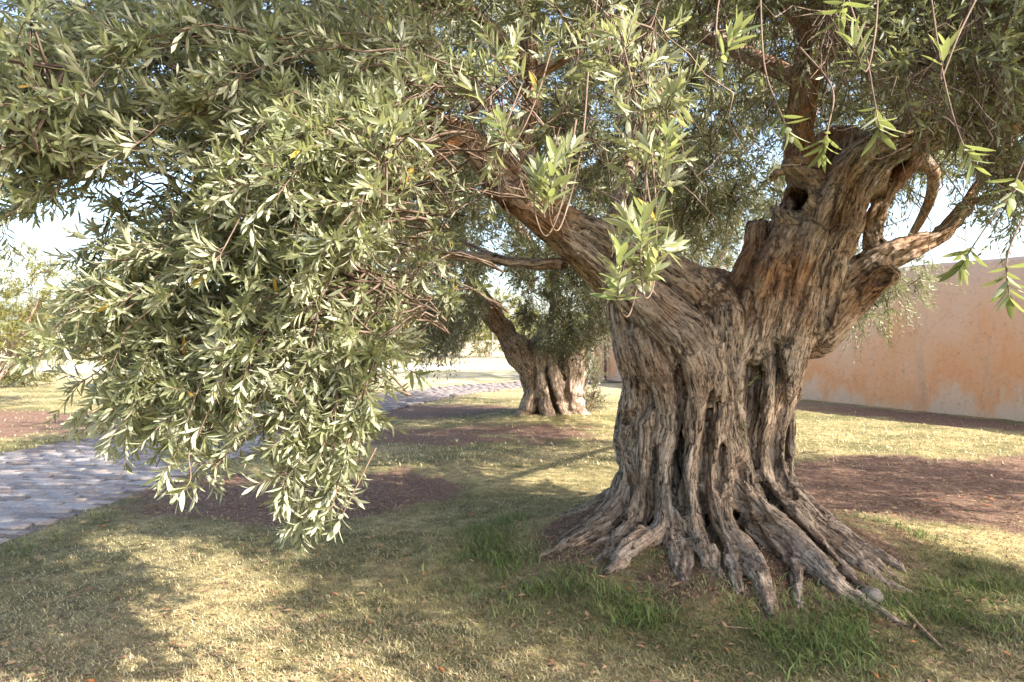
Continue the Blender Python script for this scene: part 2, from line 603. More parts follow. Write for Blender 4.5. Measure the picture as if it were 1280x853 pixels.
# the path: a bed with bricks laid across it
t_, n_, b_ = frames(np.c_[PC[:, :2], np.zeros(400)])
nor = np.c_[-t_[:, 1], t_[:, 0], np.zeros(400)]
bedv = np.concatenate([np.c_[PC[:, :2], np.full(400, -0.004)] + nor * PC[:, 2:3], np.c_[PC[:, :2], np.full(400, -0.004)] - nor * PC[:, 2:3]])
k = np.arange(399)
path = obj("path", bedv, np.stack([k + 400, k + 401, k + 1, k], 1), M['bed'])
tag(path, "grey brick path curving past the lawn behind the hanging branches", kind="structure")


def bevel_box(lx, ly, lz, b=0.006):
    x, y = lx / 2, ly / 2
    ring = lambda i, z: [(-x + i, -y + i, z), (x - i, -y + i, z), (x - i, y - i, z), (-x + i, y - i, z)]
    v = ring(0, -lz) + ring(0, -b) + ring(b, 0)
    f = []
    for a in (0, 4):
        for j in range(4):
            f.append((a + j, a + (j + 1) % 4, a + 4 + (j + 1) % 4, a + 4 + j))
    f.append((8, 9, 10, 11))
    return np.array(v), np.array(f)


arc = np.concatenate([[0], np.cumsum(np.linalg.norm(np.diff(PC[:, :2], axis=0), axis=1))])
bv, bfc = bevel_box(0.256, 0.108, 0.05, 0.009)
brick_me = [np_mesh("paving_brick", bv + np.r_[R.normal(0, 0.002, (12, 2)).T, [np.zeros(12)]].T, bfc, M['paver'], smooth=False) for _ in range(5)]
bricks = []
row = 0
s = 0.6
while s < 22.0:
    i = min(int(np.searchsorted(arc, s)), 399)
    c, hw, tt, nn = PC[i, :2], PC[i, 2], t_[i, :2], nor[i, :2]
    off = -hw + 0.135 + (0.13 if row % 2 else 0.0)
    while off < hw - 0.09:
        p = c + nn * off
        bricks.append((p[0], p[1], math.atan2(nn[1], nn[0]), np.hypot(*p)))
        off += 0.27
    s += 0.121
    row += 1
inview = [b for b in bricks if b[1] > 4.2 and abs(b[0]) / b[1] < 0.78 and R.random() > 0.012]
inview.sort(key=lambda b: b[3])
rest = Acc()
for k, (x, y, a, d) in enumerate(inview):
    z = 0.012 + R.normal(0, 0.0055)
    rz = a + R.normal(0, 0.02)
    tx, ty = R.normal(0, 0.028, 2)
    if k < 300:
        o = bpy.data.objects.new("paving_brick", brick_me[k % 5])
        o.location = (x, y, z); o.rotation_euler = (tx, ty, rz)
        link(o, path)
    else:
        m = np.array(Matrix.Rotation(rz, 3, 'Z'))
        v = bv * 1.0
        v[:, 2] += tx * v[:, 1] + ty * v[:, 0]
        rest.add(v @ m.T + np.array([x, y, z]), bfc)
tag(rest.build("paving_bricks_beyond", M['paver'], path, smooth=False), kind="stuff")

# pale dirt road far behind
rx = np.linspace(-60, 60, 60)
ry = 31 + 0.05 * rx + 0.8 * np.sin(rx * 0.11)
rv = np.concatenate([np.c_[rx, ry - 2.6, np.full(60, 0.012)], np.c_[rx, ry + 2.6, np.full(60, 0.012)]])
k = np.arange(59)
tag(obj("dirt_road", rv, np.stack([k, k + 1, k + 61, k + 60], 1), M['road']), "pale sunlit dirt road far behind the olive trees", kind="structure")

# ------------------------------------------------------------------ garden wall
def wall_pt(k): return np.array([6.45 + 2.05 * k, 15.9 - 3.9 * k])


W0, W1 = wall_pt(-1.86), wall_pt(2.6)
wl = np.linalg.norm(W1 - W0); wd = (W1 - W0) / wl; wn_v = np.array([-wd[1], wd[0]])   # pointing behind the wall
if wn_v[0] < 0: wn_v = -wn_v
nu, nv_ = 260, 40
u = np.linspace(0, wl, nu); zz = np.linspace(-0.1, 2.75, nv_)
U, ZZ = np.meshgrid(u, zz)
pp = np.stack([U.ravel(), ZZ.ravel(), np.zeros(U.size)], 1)
bulge = (0.018 * fbm(pp * 0.9, 3, 70) + 0.006 * fbm(pp * 5.0, 3, 71)).reshape(U.shape)
topw = 0.022 * fbm(np.stack([U.ravel() * 0.9, 0 * U.ravel(), 0 * U.ravel()], 1), 3, 75).reshape(U.shape) * (ZZ / 2.75)
front = np.stack([W0[0] + wd[0] * U - wn_v[0] * bulge, W0[1] + wd[1] * U - wn_v[1] * bulge, ZZ + topw], -1)
back = front[[0, -1]] + np.array([wn_v[0], wn_v[1], 0]) * 0.32
wv = np.concatenate([front.reshape(-1, 3), back.reshape(-1, 3)])
ii = np.arange(nu * nv_).reshape(nv_, nu)
wf = [np.stack([ii[:-1, :-1], ii[:-1, 1:], ii[1:, 1:], ii[1:, :-1]], -1).reshape(-1, 4)]
bb = np.arange(2 * nu).reshape(2, nu) + nu * nv_
wf.append(np.stack([ii[-1, :-1], ii[-1, 1:], bb[1, 1:], bb[1, :-1]], -1))
wf.append(np.stack([bb[1, :-1], bb[1, 1:], bb[0, 1:], bb[0, :-1]], -1))
wf.append(np.array([[ii[0, 0], ii[-1, 0], bb[1, 0], bb[0, 0]], [ii[-1, -1], ii[0, -1], bb[0, -1], bb[1, -1]]]))
wallo = obj("garden_wall", wv, np.concatenate(wf), M['wall'])
tag(wallo, "tall weathered orange stucco wall behind the old tree", "wall")
pv, pf, pb = sweep(np.array([[0, 0, 0], [0, 0, 1.0], [0, 0, 2.4]]) + np.array([*(wall_pt(-1.68) - wn_v * 0.12), 0.0]), [0.045] * 3, 8)
pipe = obj("wall_post", pv, pf, M['metal'], None, {"bark": pb})
tag(pipe, "thin rusty upright post against the far end of the orange wall", "post")


def rock(name, x, y, r, seed, squash=0.6, mat=None):
    th, ph = np.meshgrid(np.linspace(0, 2 * math.pi, 14, endpoint=False), np.linspace(0.05, math.pi - 0.05, 9))
    d = np.stack([np.cos(th) * np.sin(ph), np.sin(th) * np.sin(ph), np.cos(ph)], -1).reshape(-1, 3)
    rr = r * (1 + 0.35 * fbm(d * 1.4 + seed * 3.1, 3, seed))
    v = d * rr[:, None] * np.array([1.25, 0.9, squash])
    v = v @ np.array(Matrix.Rotation(seed * 1.7, 3, 'Z')).T + np.array([x, y, float(ground_z(np.array([x]), np.array([y]))[0]) + r * squash * 0.45])
    i2 = np.arange(9 * 14).reshape(9, 14)
    f = np.stack([i2[:-1], np.roll(i2[:-1], -1, 1), np.roll(i2[1:], -1, 1), i2[1:]], -1).reshape(-1, 4)[:, ::-1]
    return obj(name, v, f, mat or M['stone'])


for q, (px, py, r, lab) in enumerate([
        (1052, 503, 0.20, "grey stone at the foot of the orange wall nearest the trunk"),
        (1068, 504, 0.15, "small low stone second from the trunk along the orange wall's foot"),
        (1083, 505, 0.24, "biggest grey stone of the rubble at the orange wall's foot"),
        (1101, 508, 0.15, "small stone just right of the biggest one at the wall's foot"),
        (1128, 511, 0.13, "lone small stone at the right end of the rubble by the wall")]):
    Yg = CH * F / (py - HY)
    tag(rock("stone", (px - 640) / F * Yg, Yg, r, q + 3, 0.55), lab, "stone", "rubble stones along the foot of the orange wall")
tag(rock("stone", (1089 - 640) / F * 3.84, 3.84, 0.07, 21, 0.5), "pale flat stone at the tip of the longest front root", "stone")

# ------------------------------------------------------------------ gnarled trunks: strands fused in a distance field
class Field:
    def __init__(self, lo, hi, h):
        self.lo = np.array(lo, float); self.h = h
        self.n = np.ceil((np.array(hi) - self.lo) / h).astype(int) + 1
        self.d = np.full(self.n, 0.5, np.float32)
        self.own = np.zeros(self.n, np.int32)
        self.seg = [(np.zeros(3), np.array([0, 0, 1.0]), np.array([1.0, 0, 0]), np.array([0, 1.0, 0]), 0.0, 1.0, 0.0)]

    def _box(self, a, b):
        i0 = np.clip(np.floor((a - self.lo) / self.h).astype(int), 0, self.n - 1)
        i1 = np.clip(np.ceil((b - self.lo) / self.h).astype(int) + 1, 0, self.n)
        return i0, i1

    def strand(self, pts, k=0.05, n=None, cut=False, gnarl=0.0):
        """pts rows: x y z r ; cut=True carves instead of adding"""
        pts = np.asarray(pts, float)
        L = np.linalg.norm(np.diff(pts[:, :3], axis=0), axis=1).sum()
        n = n or max(4, int(L / 0.10))
        c = catmull(pts, n)
        if gnarl:
            q = np.c_[np.arange(n) * 0.55, np.full(n, len(self.seg) * 0.37), np.zeros(n)]
            for ax in range(3):
                c[:, ax] += gnarl * fbm(q + 31.7 * ax, 2, 5)
            c[:, 3] *= 1 + 4 * gnarl * fbm(q + 99, 2, 6)
        mg = 0.14
        rm = c[:, 3].max() + mg
        i0, i1 = self._box(c[:, :3].min(0) - rm, c[:, :3].max(0) + rm)
        if np.any(i1 <= i0): return c
        D = np.full(i1 - i0, 0.5, np.float32)
        O = np.zeros(i1 - i0, np.int32)
        t, nn, bb = frames(c[:, :3])
        s = np.concatenate([[0], np.cumsum(np.linalg.norm(np.diff(c[:, :3], axis=0), axis=1))])
        for j in range(n - 1):
            a, b = c[j, :3], c[j + 1, :3]
            ra, rb = c[j, 3], c[j + 1, 3]
            r_ = max(ra, rb) + mg
            j0, j1 = self._box(np.minimum(a, b) - r_, np.maximum(a, b) + r_)
            j0 = np.maximum(j0, i0); j1 = np.minimum(j1, i1)
            if np.any(j1 <= j0): continue
            gx_ = (self.lo[0] + self.h * np.arange(j0[0], j1[0]) - a[0]).astype(np.float32)[:, None, None]
            gy_ = (self.lo[1] + self.h * np.arange(j0[1], j1[1]) - a[1]).astype(np.float32)[None, :, None]
            gz_ = (self.lo[2] + self.h * np.arange(j0[2], j1[2]) - a[2]).astype(np.float32)[None, None, :]
            e = (b - a).astype(np.float32); ee = float(e @ e) + 1e-9
            tt = np.clip((gx_ * e[0] + gy_ * e[1] + gz_ * e[2]) / ee, 0, 1)
            dd = np.sqrt((gx_ - tt * e[0]) ** 2 + (gy_ - tt * e[1]) ** 2 + (gz_ - tt * e[2]) ** 2) - (ra + tt * (rb - ra))
            sl = tuple(slice(j0[x] - i0[x], j1[x] - i0[x]) for x in range(3))
            m = dd < D[sl]
            D[sl] = np.where(m, dd, D[sl])
            O[sl] = np.where(m, len(self.seg), O[sl])
            self.seg.append((a, t[j], nn[j], bb[j], s[j], ra, len(self.seg) // 40 * 3.3))
        sl = tuple(slice(i0[x], i1[x]) for x in range(3))
        A = self.d[sl]
        if cut:
            hh = np.clip(0.5 - 0.5 * (A + D) / k, 0, 1)
            self.d[sl] = A + (-D - A) * hh + k * hh * (1 - hh)
            return c
        m = D < A
        self.own[sl] = np.where(m, O, self.own[sl])
        hh = np.clip(0.5 + 0.5 * (A - D) / k, 0, 1)
        self.d[sl] = A + (D - A) * hh - k * hh * (1 - hh)
        return c

    def mesh(self):
        d = self.d
        s = d < 0
        c = s[:-1, :-1, :-1].astype(np.int8)
        acc = np.zeros_like(c)
        for dx in (0, 1):
            for dy in (0, 1):
                for dz in (0, 1):
                    acc += s[dx:dx + c.shape[0], dy:dy + c.shape[1], dz:dz + c.shape[2]]
        act = (acc > 0) & (acc < 8)
        cells = np.argwhere(act)
        vid = np.full(c.shape, -1, np.int32)
        vid[act] = np.arange(len(cells))
        corner = {}
        for q in range(8):
            o = np.array([q & 1, (q >> 1) & 1, (q >> 2) & 1])
            corner[q] = d[tuple((cells + o).T)].astype(np.float64)
        pos = np.zeros((len(cells), 3)); cnt = np.zeros(len(cells))
        for q in range(8):
            for ax in range(3):
                if q & (1 << ax): continue
                q2 = q | (1 << ax)
                a, b = corner[q], corner[q2]
                m = (a < 0) != (b < 0)
                t = np.where(m, a / np.where(m, a - b, 1), 0)
                o = np.array([q & 1, (q >> 1) & 1, (q >> 2) & 1], float)
                p = np.repeat(o[None], len(cells), 0)
                p[:, ax] += t
                pos[m] += p[m]; cnt[m] += 1
        pos = (cells + pos / cnt[:, None]) * self.h + self.lo
        quads = []
        for ax in range(3):
            o1, o2 = [(1, 2), (2, 0), (0, 1)][ax]
            sl0 = [slice(1, -1)] * 3; sl1 = [slice(1, -1)] * 3
            sl0[ax] = slice(0, -1); sl1[ax] = slice(1, None)
            A, B = s[tuple(sl0)], s[tuple(sl1)]
            for flip, mm in ((False, A & ~B), (True, ~A & B)):
                e = np.argwhere(mm)
                if not len(e): continue
                off = np.ones(3, int); off[ax] = 0
                e = e + off
                d1 = np.zeros(3, int); d1[o1] = 1
                d2 = np.zeros(3, int); d2[o2] = 1
                qd = [vid[tuple((e - d1 - d2).T)], vid[tuple((e - d2).T)], vid[tuple(e.T)], vid[tuple((e - d1).T)]]
                if flip: qd = qd[::-1]
                quads.append(np.stack(qd, 1))
        quads = np.concatenate(quads)
        own = self.own[tuple(np.clip(np.round((pos - self.lo) / self.h).astype(int), 0, self.n - 1).T)]
        sg = self.seg
        a = np.array([x[0] for x in sg])[own]; T = np.array([x[1] for x in sg])[own]
        N = np.array([x[2] for x in sg])[own]; Bv = np.array([x[3] for x in sg])[own]
        S0 = np.array([x[4] for x in sg])[own]; off = np.array([x[6] for x in sg])[own]
        r = pos - a
        bark = np.stack([(r * N).sum(1), (r * Bv).sum(1), (r * T).sum(1) + S0], 1) + off[:, None]
        return pos, quads, bark


def vnormals(v, q):
    n = np.cross(v[q[:, 2]] - v[q[:, 0]], v[q[:, 3]] - v[q[:, 1]])
    out = np.zeros_like(v)
    for k in range(4):
        for ax in range(3):
            out[:, ax] += np.bincount(q[:, k], n[:, ax], len(v))
    return unit(out)


def relax(v, q, it=1, f=0.5):
    for _ in range(it):
        s = np.zeros_like(v); c = np.zeros(len(v))
        for k in range(4):
            a, b = q[:, k], q[:, (k + 1) % 4]
            for ax in range(3):
                s[:, ax] += np.bincount(a, v[b, ax], len(v)) + np.bincount(b, v[a, ax], len(v))
            c += np.bincount(a, minlength=len(v)) + np.bincount(b, minlength=len(v))
        v = v * (1 - f) + f * s / c[:, None]
    return v


def px_strand(rows, scale=1.0):
    """rows: px, py, distance, radius in photo pixels"""
    return np.array([[*P(a, b, c), d * c / F * scale] for a, b, c, d in rows])


def lay_on_ground(ps):
    """a root may dip to the soil but not vanish under it"""
    eye = np.array([0, 0, CH])
    for p in ps:
        for _ in range(40):
            g_ = float(ground_z(np.array([p[0]]), np.array([p[1]]))[0]) + 0.08 * p[3]
            if p[2] >= g_ or p[2] > 0.6: break
            p[:3] = eye + (p[:3] - eye) * 0.993


fld = Field((-0.55, 3.55, -0.15), (3.75, 6.5, 3.95), 0.0141)
core = [
    [(890, 690, 5.05, 88), (878, 620, 5.05, 74), (874, 545, 5.05, 70), (880, 470, 5.05, 74), (885, 410, 5.05, 76)],
    [(850, 440, 5.0, 56), (842, 408, 4.95, 52), (800, 368, 4.9, 40), (745, 320, 4.8, 32), (692, 276, 4.7, 27), (645, 244, 4.6, 25), (620, 214, 4.55, 22)],
    [(945, 470, 5.05, 52), (965, 400, 5.05, 54), (995, 330, 5.05, 50), (1025, 260, 5.05, 46), (1050, 200, 5.05, 42)],
]
for c in core: fld.strand(px_strand(c), 0.06, gnarl=0.015)
front_strands = [
    # big left lobe
    [(795, 392, 4.85, 38), (802, 440, 4.78, 34), (814, 488, 4.75, 32), (804, 540, 4.72, 28), (804, 585, 4.72, 22), (790, 625, 4.78, 19), (762, 652, 4.80, 16), (715, 682, 4.80, 10)],
    [(802, 480, 4.95, 22), (795, 530, 4.95, 26), (792, 565, 4.95, 23), (797, 600, 4.95, 17), (778, 636, 5.0, 15), (735, 664, 5.1, 9)],
    [(779, 548, 4.82, 14), (790, 556, 4.72, 15), (800, 580, 4.66, 14), (806, 610, 4.66, 12), (800, 650, 4.65, 13), (770, 680, 4.62, 10)],
    # ridges of the left middle
    [(815, 420, 4.62, 26), (826, 460, 4.56, 25), (838, 505, 4.52, 21), (834, 548, 4.5, 18), (825, 600, 4.48, 17), (828, 645, 4.45, 16), (808, 672, 4.45, 15), (785, 692, 4.5, 11)],
    [(812, 520, 4.55, 14), (810, 560, 4.53, 14), (806, 600, 4.53, 13), (800, 640, 4.55, 13), (790, 665, 4.58, 12)],
    # central column out of the left limb
    [(775, 352, 4.62, 26), (820, 385, 4.55, 32), (857, 420, 4.5, 34), (876, 465, 4.45, 31), (874, 524, 4.42, 27), (867, 580, 4.40, 22), (864, 622, 4.35, 20), (876, 664, 4.30, 16), (888, 696, 4.28, 10)],
    [(845, 590, 4.45, 13), (846, 630, 4.40, 13), (852, 668, 4.36, 11), (858, 700, 4.36, 8)],
    [(830, 640, 4.45, 10), (838, 675, 4.40, 9), (848, 705, 4.36, 8)],
    [(893, 440, 4.55, 22), (898, 500, 4.47, 19), (892, 560, 4.42, 17), (891, 611, 4.38, 16), (906, 660, 4.25, 17), (936, 700, 4.1, 16), (956, 738, 3.97, 10)],
    [(905, 400, 4.62, 26), (908, 450, 4.55, 20), (906, 529, 4.46, 13), (917, 560, 4.44, 14), (908, 592, 4.42, 14), (938, 638, 4.32, 16), (985, 668, 4.2, 17), (1016, 705, 4.06, 16), (1045, 736, 3.96, 13), (1092, 758, 3.86, 8)],
    [(948, 375, 4.62, 20), (928, 425, 4.57, 17), (914, 476, 4.5, 14), (930, 543, 4.5, 13), (936, 591, 4.48, 13), (958, 628, 4.42, 14), (990, 640, 4.4, 12)],
    [(918, 500, 4.58, 9), (938, 560, 4.52, 9), (950, 600, 4.48, 10), (968, 632, 4.42, 11), (1002, 655, 4.32, 11), (1030, 690, 4.2, 11), (1060, 722, 4.1, 9)],
    [(900, 640, 4.36, 10), (912, 690, 4.22, 10), (920, 715, 4.15, 7)],
    [(940, 655, 4.3, 11), (975, 690, 4.16, 11), (995, 715, 4.08, 9), (1000, 745, 3.98, 7)],
    # smooth right column
    [(1000, 330, 4.75, 30), (988, 400, 4.65, 28), (972, 465, 4.58, 22), (960, 524, 4.55, 17), (956, 572, 4.53, 15), (968, 604, 4.5, 15), (998, 640, 4.42, 15), (1033, 668, 4.35, 14), (1082, 712, 4.25, 9)],
    [(1030, 300, 4.85, 32), (1010, 380, 4.8, 31), (988, 440, 4.75, 23), (976, 500, 4.72, 18), (966, 553, 4.7, 13), (970, 600, 4.68, 13), (994, 632, 4.65, 13), (1036, 662, 4.6, 12), (1080, 694, 4.45, 8)],
    [(966, 580, 4.85, 14), (1000, 636, 4.8, 14), (1045, 666, 4.75, 11), (1090, 690, 4.62, 7)],
    # burl on the right flank
    [(990, 440, 4.95, 14), (986, 470, 4.92, 18), (978, 505, 4.92, 18), (966, 535, 4.92, 12)],
    # right limb group
    [(1010, 410, 4.9, 40), (1045, 378, 4.9, 34), (1080, 345, 4.9, 27), (1104, 322, 4.9, 20), (1148, 305, 4.9, 13), (1185, 288, 4.9, 12), (1205, 262, 4.9, 11)],
    [(1070, 370, 4.82, 20), (1094, 352, 4.74, 17), (1106, 346, 4.70, 15)],
    [(1098, 330, 4.9, 16), (1094, 290, 4.95, 12), (1104, 248, 5.0, 12), (1132, 210, 5.05, 12), (1150, 180, 5.1, 11)],
    # ribs up the right stem
    [(940, 430, 4.65, 26), (955, 370, 4.62, 26), (980, 310, 4.65, 24), (998, 262, 4.7, 20), (1002, 215, 4.74, 17), (1003, 170, 4.76, 13)],
    [(965, 440, 4.62, 22), (985, 370, 4.6, 22), (1008, 310, 4.6, 20), (1030, 255, 4.62, 19), (1058, 208, 4.68, 19), (1100, 182, 4.72, 17), (1150, 168, 4.75, 14)],
    [(1020, 400, 4.72, 22), (1035, 340, 4.7, 24), (1055, 280, 4.72, 22), (1080, 222, 4.76, 22), (1118, 184, 4.8, 20), (1170, 164, 4.78, 15)],
    # cut stump beside the right stem
    [(922, 392, 4.8, 24), (935, 350, 4.82, 21), (943, 315, 4.85, 17), (946, 286, 4.86, 16)],
    # cut burl with the hollow
    [(1012, 270, 4.7, 22), (995, 256, 4.62, 24), (982, 246, 4.56, 17), (970, 222, 4.54, 11)],
    [(1016, 232, 4.68, 20), (1002, 214, 4.6, 16), (988, 208, 4.55, 12)],
    [(990, 280, 4.66, 18), (974, 262, 4.58, 14), (966, 240, 4.56, 10)],
    # left limb top ribs
    [(900, 400, 4.75, 34), (880, 368, 4.72, 32), (835, 338, 4.7, 24), (785, 312, 4.66, 17), (740, 288, 4.62, 15), (695, 262, 4.56, 14), (650, 236, 4.5, 13)],
    [(815, 400, 4.62, 22), (770, 352, 4.6, 17), (720, 306, 4.56, 15), (672, 270, 4.5, 13), (630, 240, 4.46, 12)],
    # up to the frame's top
    [(1018, 232, 4.85, 30), (1000, 190, 4.8, 22), (1003, 140, 4.75, 20), (1012, 80, 4.7, 20), (1024, 20, 4.65, 19), (1034, -50, 4.6, 17)],
    [(1075, 220, 5.0, 34), (1100, 188, 4.95, 30), (1150, 168, 4.85, 25), (1215, 155, 4.75, 22), (1290, 146, 4.65, 20)],
    # the fork of the left limb
    [(640, 240, 4.6, 26), (612, 206, 4.5, 20), (578, 172, 4.42, 18), (530, 152, 4.35, 16), (486, 130, 4.3, 14)],
    [(628, 228, 4.58, 24), (645, 190, 4.6, 17), (662, 150, 4.62, 13), (664, 90, 4.65, 12), (658, 20, 4.7, 12), (660, -30, 4.7, 11)],
]
for k, s_ in enumerate(front_strands):
    ps = px_strand(s_)
    lay_on_ground(ps)
    if ps[-1, 2] < 0.4:      # the root dives tapering into the soil
        d_ = ps[-1, :3] - ps[-2, :3]
        d_ = np.array([d_[0], d_[1], 0]) / max(1e-6, np.hypot(d_[0], d_[1]))
        out_ = []
        for st, rr_, dz_ in ((0.10, 0.75, -0.2), (0.22, 0.5, -0.6), (0.36, 0.3, -1.6)):
            e_ = ps[-1, :3] + d_ * st
            r_ = ps[-1, 3] * rr_
            out_.append([e_[0], e_[1], float(ground_z(e_[:1], e_[1:2])[0]) + dz_ * r_, r_])
        ps = np.concatenate([ps, out_])
    ps[:, 3] *= 1 + 0.18 * np.clip((0.75 - ps[:, 2]) / 0.4, 0, 1)
    fld.strand(ps, 0.022, gnarl=0.026)
# the far side, which the photograph does not show: strands running down into roots
for k in range(15):
    a = math.radians(8 + 164 * (k + 0.3 * R.random()) / 14.0)
    cx, cy = 1.345, 5.02
    rr = [0.40, 0.38, 0.38, 0.46, 0.66, 0.95 + 0.35 * R.random() * math.sin(a)]
    hz = [1.7, 1.3, 0.9, 0.5, 0.26, 0.06]
    w = 0.075 + 0.05 * R.random()
    aa = a + np.cumsum(R.normal(0, 0.05, 6))
    fld.strand([[cx + r * math.cos(b) * 1.08, cy + r * math.sin(b), z, w * (1.1 - 0.12 * j)] for j, (r, z, b) in enumerate(zip(rr, hz, aa))], 0.05, gnarl=0.02)
# thin secondary ridges and rootlets running between the strands
for k in range(46):
    a = math.radians(178 + 184 * R.random())
    cx, cy = 1.345, 5.0
    z0 = R.uniform(0.3, 1.35); n = 6
    zs = np.linspace(z0, max(0.05, z0 - R.uniform(0.5, 0.9)), n)
    aa = a + np.cumsum(R.normal(0, 0.045, n))
    def rad(z): return 0.52 + 0.36 * max(0.0, 0.62 - z) ** 1.35 * 1.6
    fld.strand([[cx + (rad(z) + R.normal(0, 0.01)) * math.cos(b) * 1.06, cy + rad(z) * math.sin(b), z, R.uniform(0.016, 0.034)] for z, b in zip(zs, aa)], 0.02, gnarl=0.012)
# hollows and deep seams: sheets carved from the bark inward
def carve(rows, depth, k=0.032, n=4):
    depth = depth * 0.8
    for j in range(n):
        f_ = j / (n - 1)
        fld.strand(px_strand([(px, py, d - 0.05 + depth * f_, r * (1.15 - 0.55 * f_)) for px, py, d, r in rows]), k, cut=True, gnarl=0.018)


carve([(938, 455, 4.46, 6), (941, 500, 4.42, 12), (944, 550, 4.40, 11), (947, 600, 4.40, 6)], 0.30)
carve([(903, 552, 4.34, 4), (900, 585, 4.32, 9), (896, 610, 4.30, 5)], 0.16)
carve([(843, 435, 4.46, 4), (853, 480, 4.40, 7), (852, 540, 4.38, 8), (846, 590, 4.36, 8), (846, 630, 4.34, 6)], 0.26)
carve([(808, 490, 4.52, 4), (798, 512, 4.52, 11), (789, 520, 4.56, 8), (783, 530, 4.66, 6)], 0.16)
carve([(820, 560, 4.44, 5), (815, 610, 4.42, 8), (812, 650, 4.42, 6)], 0.18)
carve([(848, 600, 4.36, 6), (851, 625, 4.34, 8), (855, 640, 4.32, 5)], 0.14)
carve([(884, 480, 4.38, 4), (885, 540, 4.36, 6), (879, 590, 4.34, 7), (882, 640, 4.28, 7), (900, 690, 4.18, 6)], 0.16)
carve([(922, 590, 4.38, 5), (930, 640, 4.32, 8), (958, 688, 4.16, 8), (985, 730, 4.0, 6)], 0.10)
carve([(955, 605, 4.42, 5), (975, 640, 4.36, 8), (1012, 672, 4.24, 8), (1045, 705, 4.1, 6)], 0.18)
carve([(970, 430, 4.50, 5), (977, 500, 4.52, 8), (969, 570, 4.52, 8), (985, 618, 4.46, 7)], 0.20)
carve([(790, 650, 4.62, 7), (770, 670, 4.66, 7)], 0.15)
carve([(800, 660, 4.5, 6), (815, 690, 4.42, 7)], 0.15)
fld.strand(px_strand([(972, 236, 4.36, 18), (983, 238, 4.47, 24), (989, 244, 4.58, 20), (1000, 254, 4.74, 16), (1010, 262, 4.95, 13)]), 0.02, cut=True, gnarl=0.03)
fld.strand(px_strand([(982, 214, 4.46, 7), (976, 230, 4.44, 12), (986, 256, 4.5, 10), (996, 268, 4.56, 6)]), 0.02, cut=True, gnarl=0.03)
# seams between the strands
for rows in ([(868, 440, 4.36, 4), (896, 500, 4.36, 6), (884, 560, 4.32, 7), (878, 610, 4.28, 6), (892, 660, 4.2, 5)],
             [(818, 470, 4.44, 5), (822, 540, 4.40, 7), (815, 600, 4.38, 7), (814, 650, 4.36, 6)],
             [(792, 440, 4.6, 4), (786, 500, 4.6, 6), (792, 545, 4.6, 6)],
             [(925, 590, 4.34, 6), (950, 640, 4.26, 7), (985, 690, 4.1, 6)],
             [(968, 440, 4.46, 5), (978, 500, 4.5, 7), (970, 570, 4.5, 7), (985, 630, 4.46, 6)],
             [(930, 330, 4.5, 5), (962, 330, 4.5, 5), (975, 290, 4.5, 5)],
             [(985, 430, 4.5, 5), (1005, 360, 4.5, 6), (1030, 290, 4.52, 6), (1050, 230, 4.55, 5)],
             [(1015, 450, 4.7, 5), (1035, 390, 4.66, 7), (1060, 330, 4.68, 6)],
             [(945, 440, 4.46, 6), (962, 380, 4.46, 5), (990, 300, 4.5, 4)],
             [(852, 630, 4.3, 5), (862, 680, 4.25, 5)], [(910, 620, 4.3, 5), (925, 670, 4.2, 6), (945, 712, 4.05, 5)],
             [(800, 420, 4.52, 4), (760, 370, 4.5, 5), (700, 310, 4.44, 5), (650, 270, 4.38, 4)]):
    fld.strand(px_strand(rows), 0.025, cut=True, gnarl=0.02)
fld.strand(px_strand([(946, 272, 4.86, 9), (945, 300, 4.86, 8)]), 0.02, cut=True)
fld.strand(px_strand([(1108, 343, 4.56, 8), (1100, 348, 4.68, 10)]), 0.02, cut=True)
tv, tq, tb = fld.mesh()
tv = relax(tv, tq, 1, 0.4)
tn = vnormals(tv, tq)
disp = 0.018 * fbm(tb * np.array([7, 7, 2.2]), 3, 1) + 0.011 * fbm(tb * np.array([24, 24, 3.2]), 3, 2) + 0.012 * fbm(tv * 6.0, 3, 4)
fur = np.abs(fbm(tb * np.array([16, 16, 1.8]), 2, 12))
disp -= 0.022 * np.clip(1 - fur / 0.16, 0, 1)
fur2 = np.abs(fbm(tb * np.array([34, 34, 4.0]), 2, 14))
disp -= 0.009 * np.clip(1 - fur2 / 0.18, 0, 1)
tv = tv + tn * disp[:, None]
keep = tv[:, 2] > -0.12
olive = empty("olive_tree", (TREE[0], TREE[1], 0.0), "huge ancient olive tree with gnarled fluted trunk and low hanging foliage", "tree", "old olive trees round the lawn")
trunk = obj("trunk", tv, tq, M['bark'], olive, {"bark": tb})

# ------------------------------------------------------------------ limbs and boughs above
LIMBS = []            # (points, radii): anchors for the foliage


def limb(rows, name="limb", parent=None, mat=None, sides=10, n=26, wig=0.03, build=True):
    a = px_strand(rows) if len(rows[0]) == 4 and rows[0][0] > 30 else np.array(rows)
    c = catmull(a, n)
    q = np.c_[np.linspace(0, 4, n), np.full(n, R.random() * 50), np.zeros(n)]
    w = np.stack([fbm(q + 7 * k, 2, 30 + k) for k in range(3)], 1) * wig
    w[0] = 0
    c[:, :3] += w
    LIMBS.append(c)
    if build:
        v, f, b = sweep(c[:, :3], c[:, 3], sides, 0.10, int(R.integers(1000)))
        return obj(name, v, f, mat or M['bark'], parent or olive, {"bark": b})


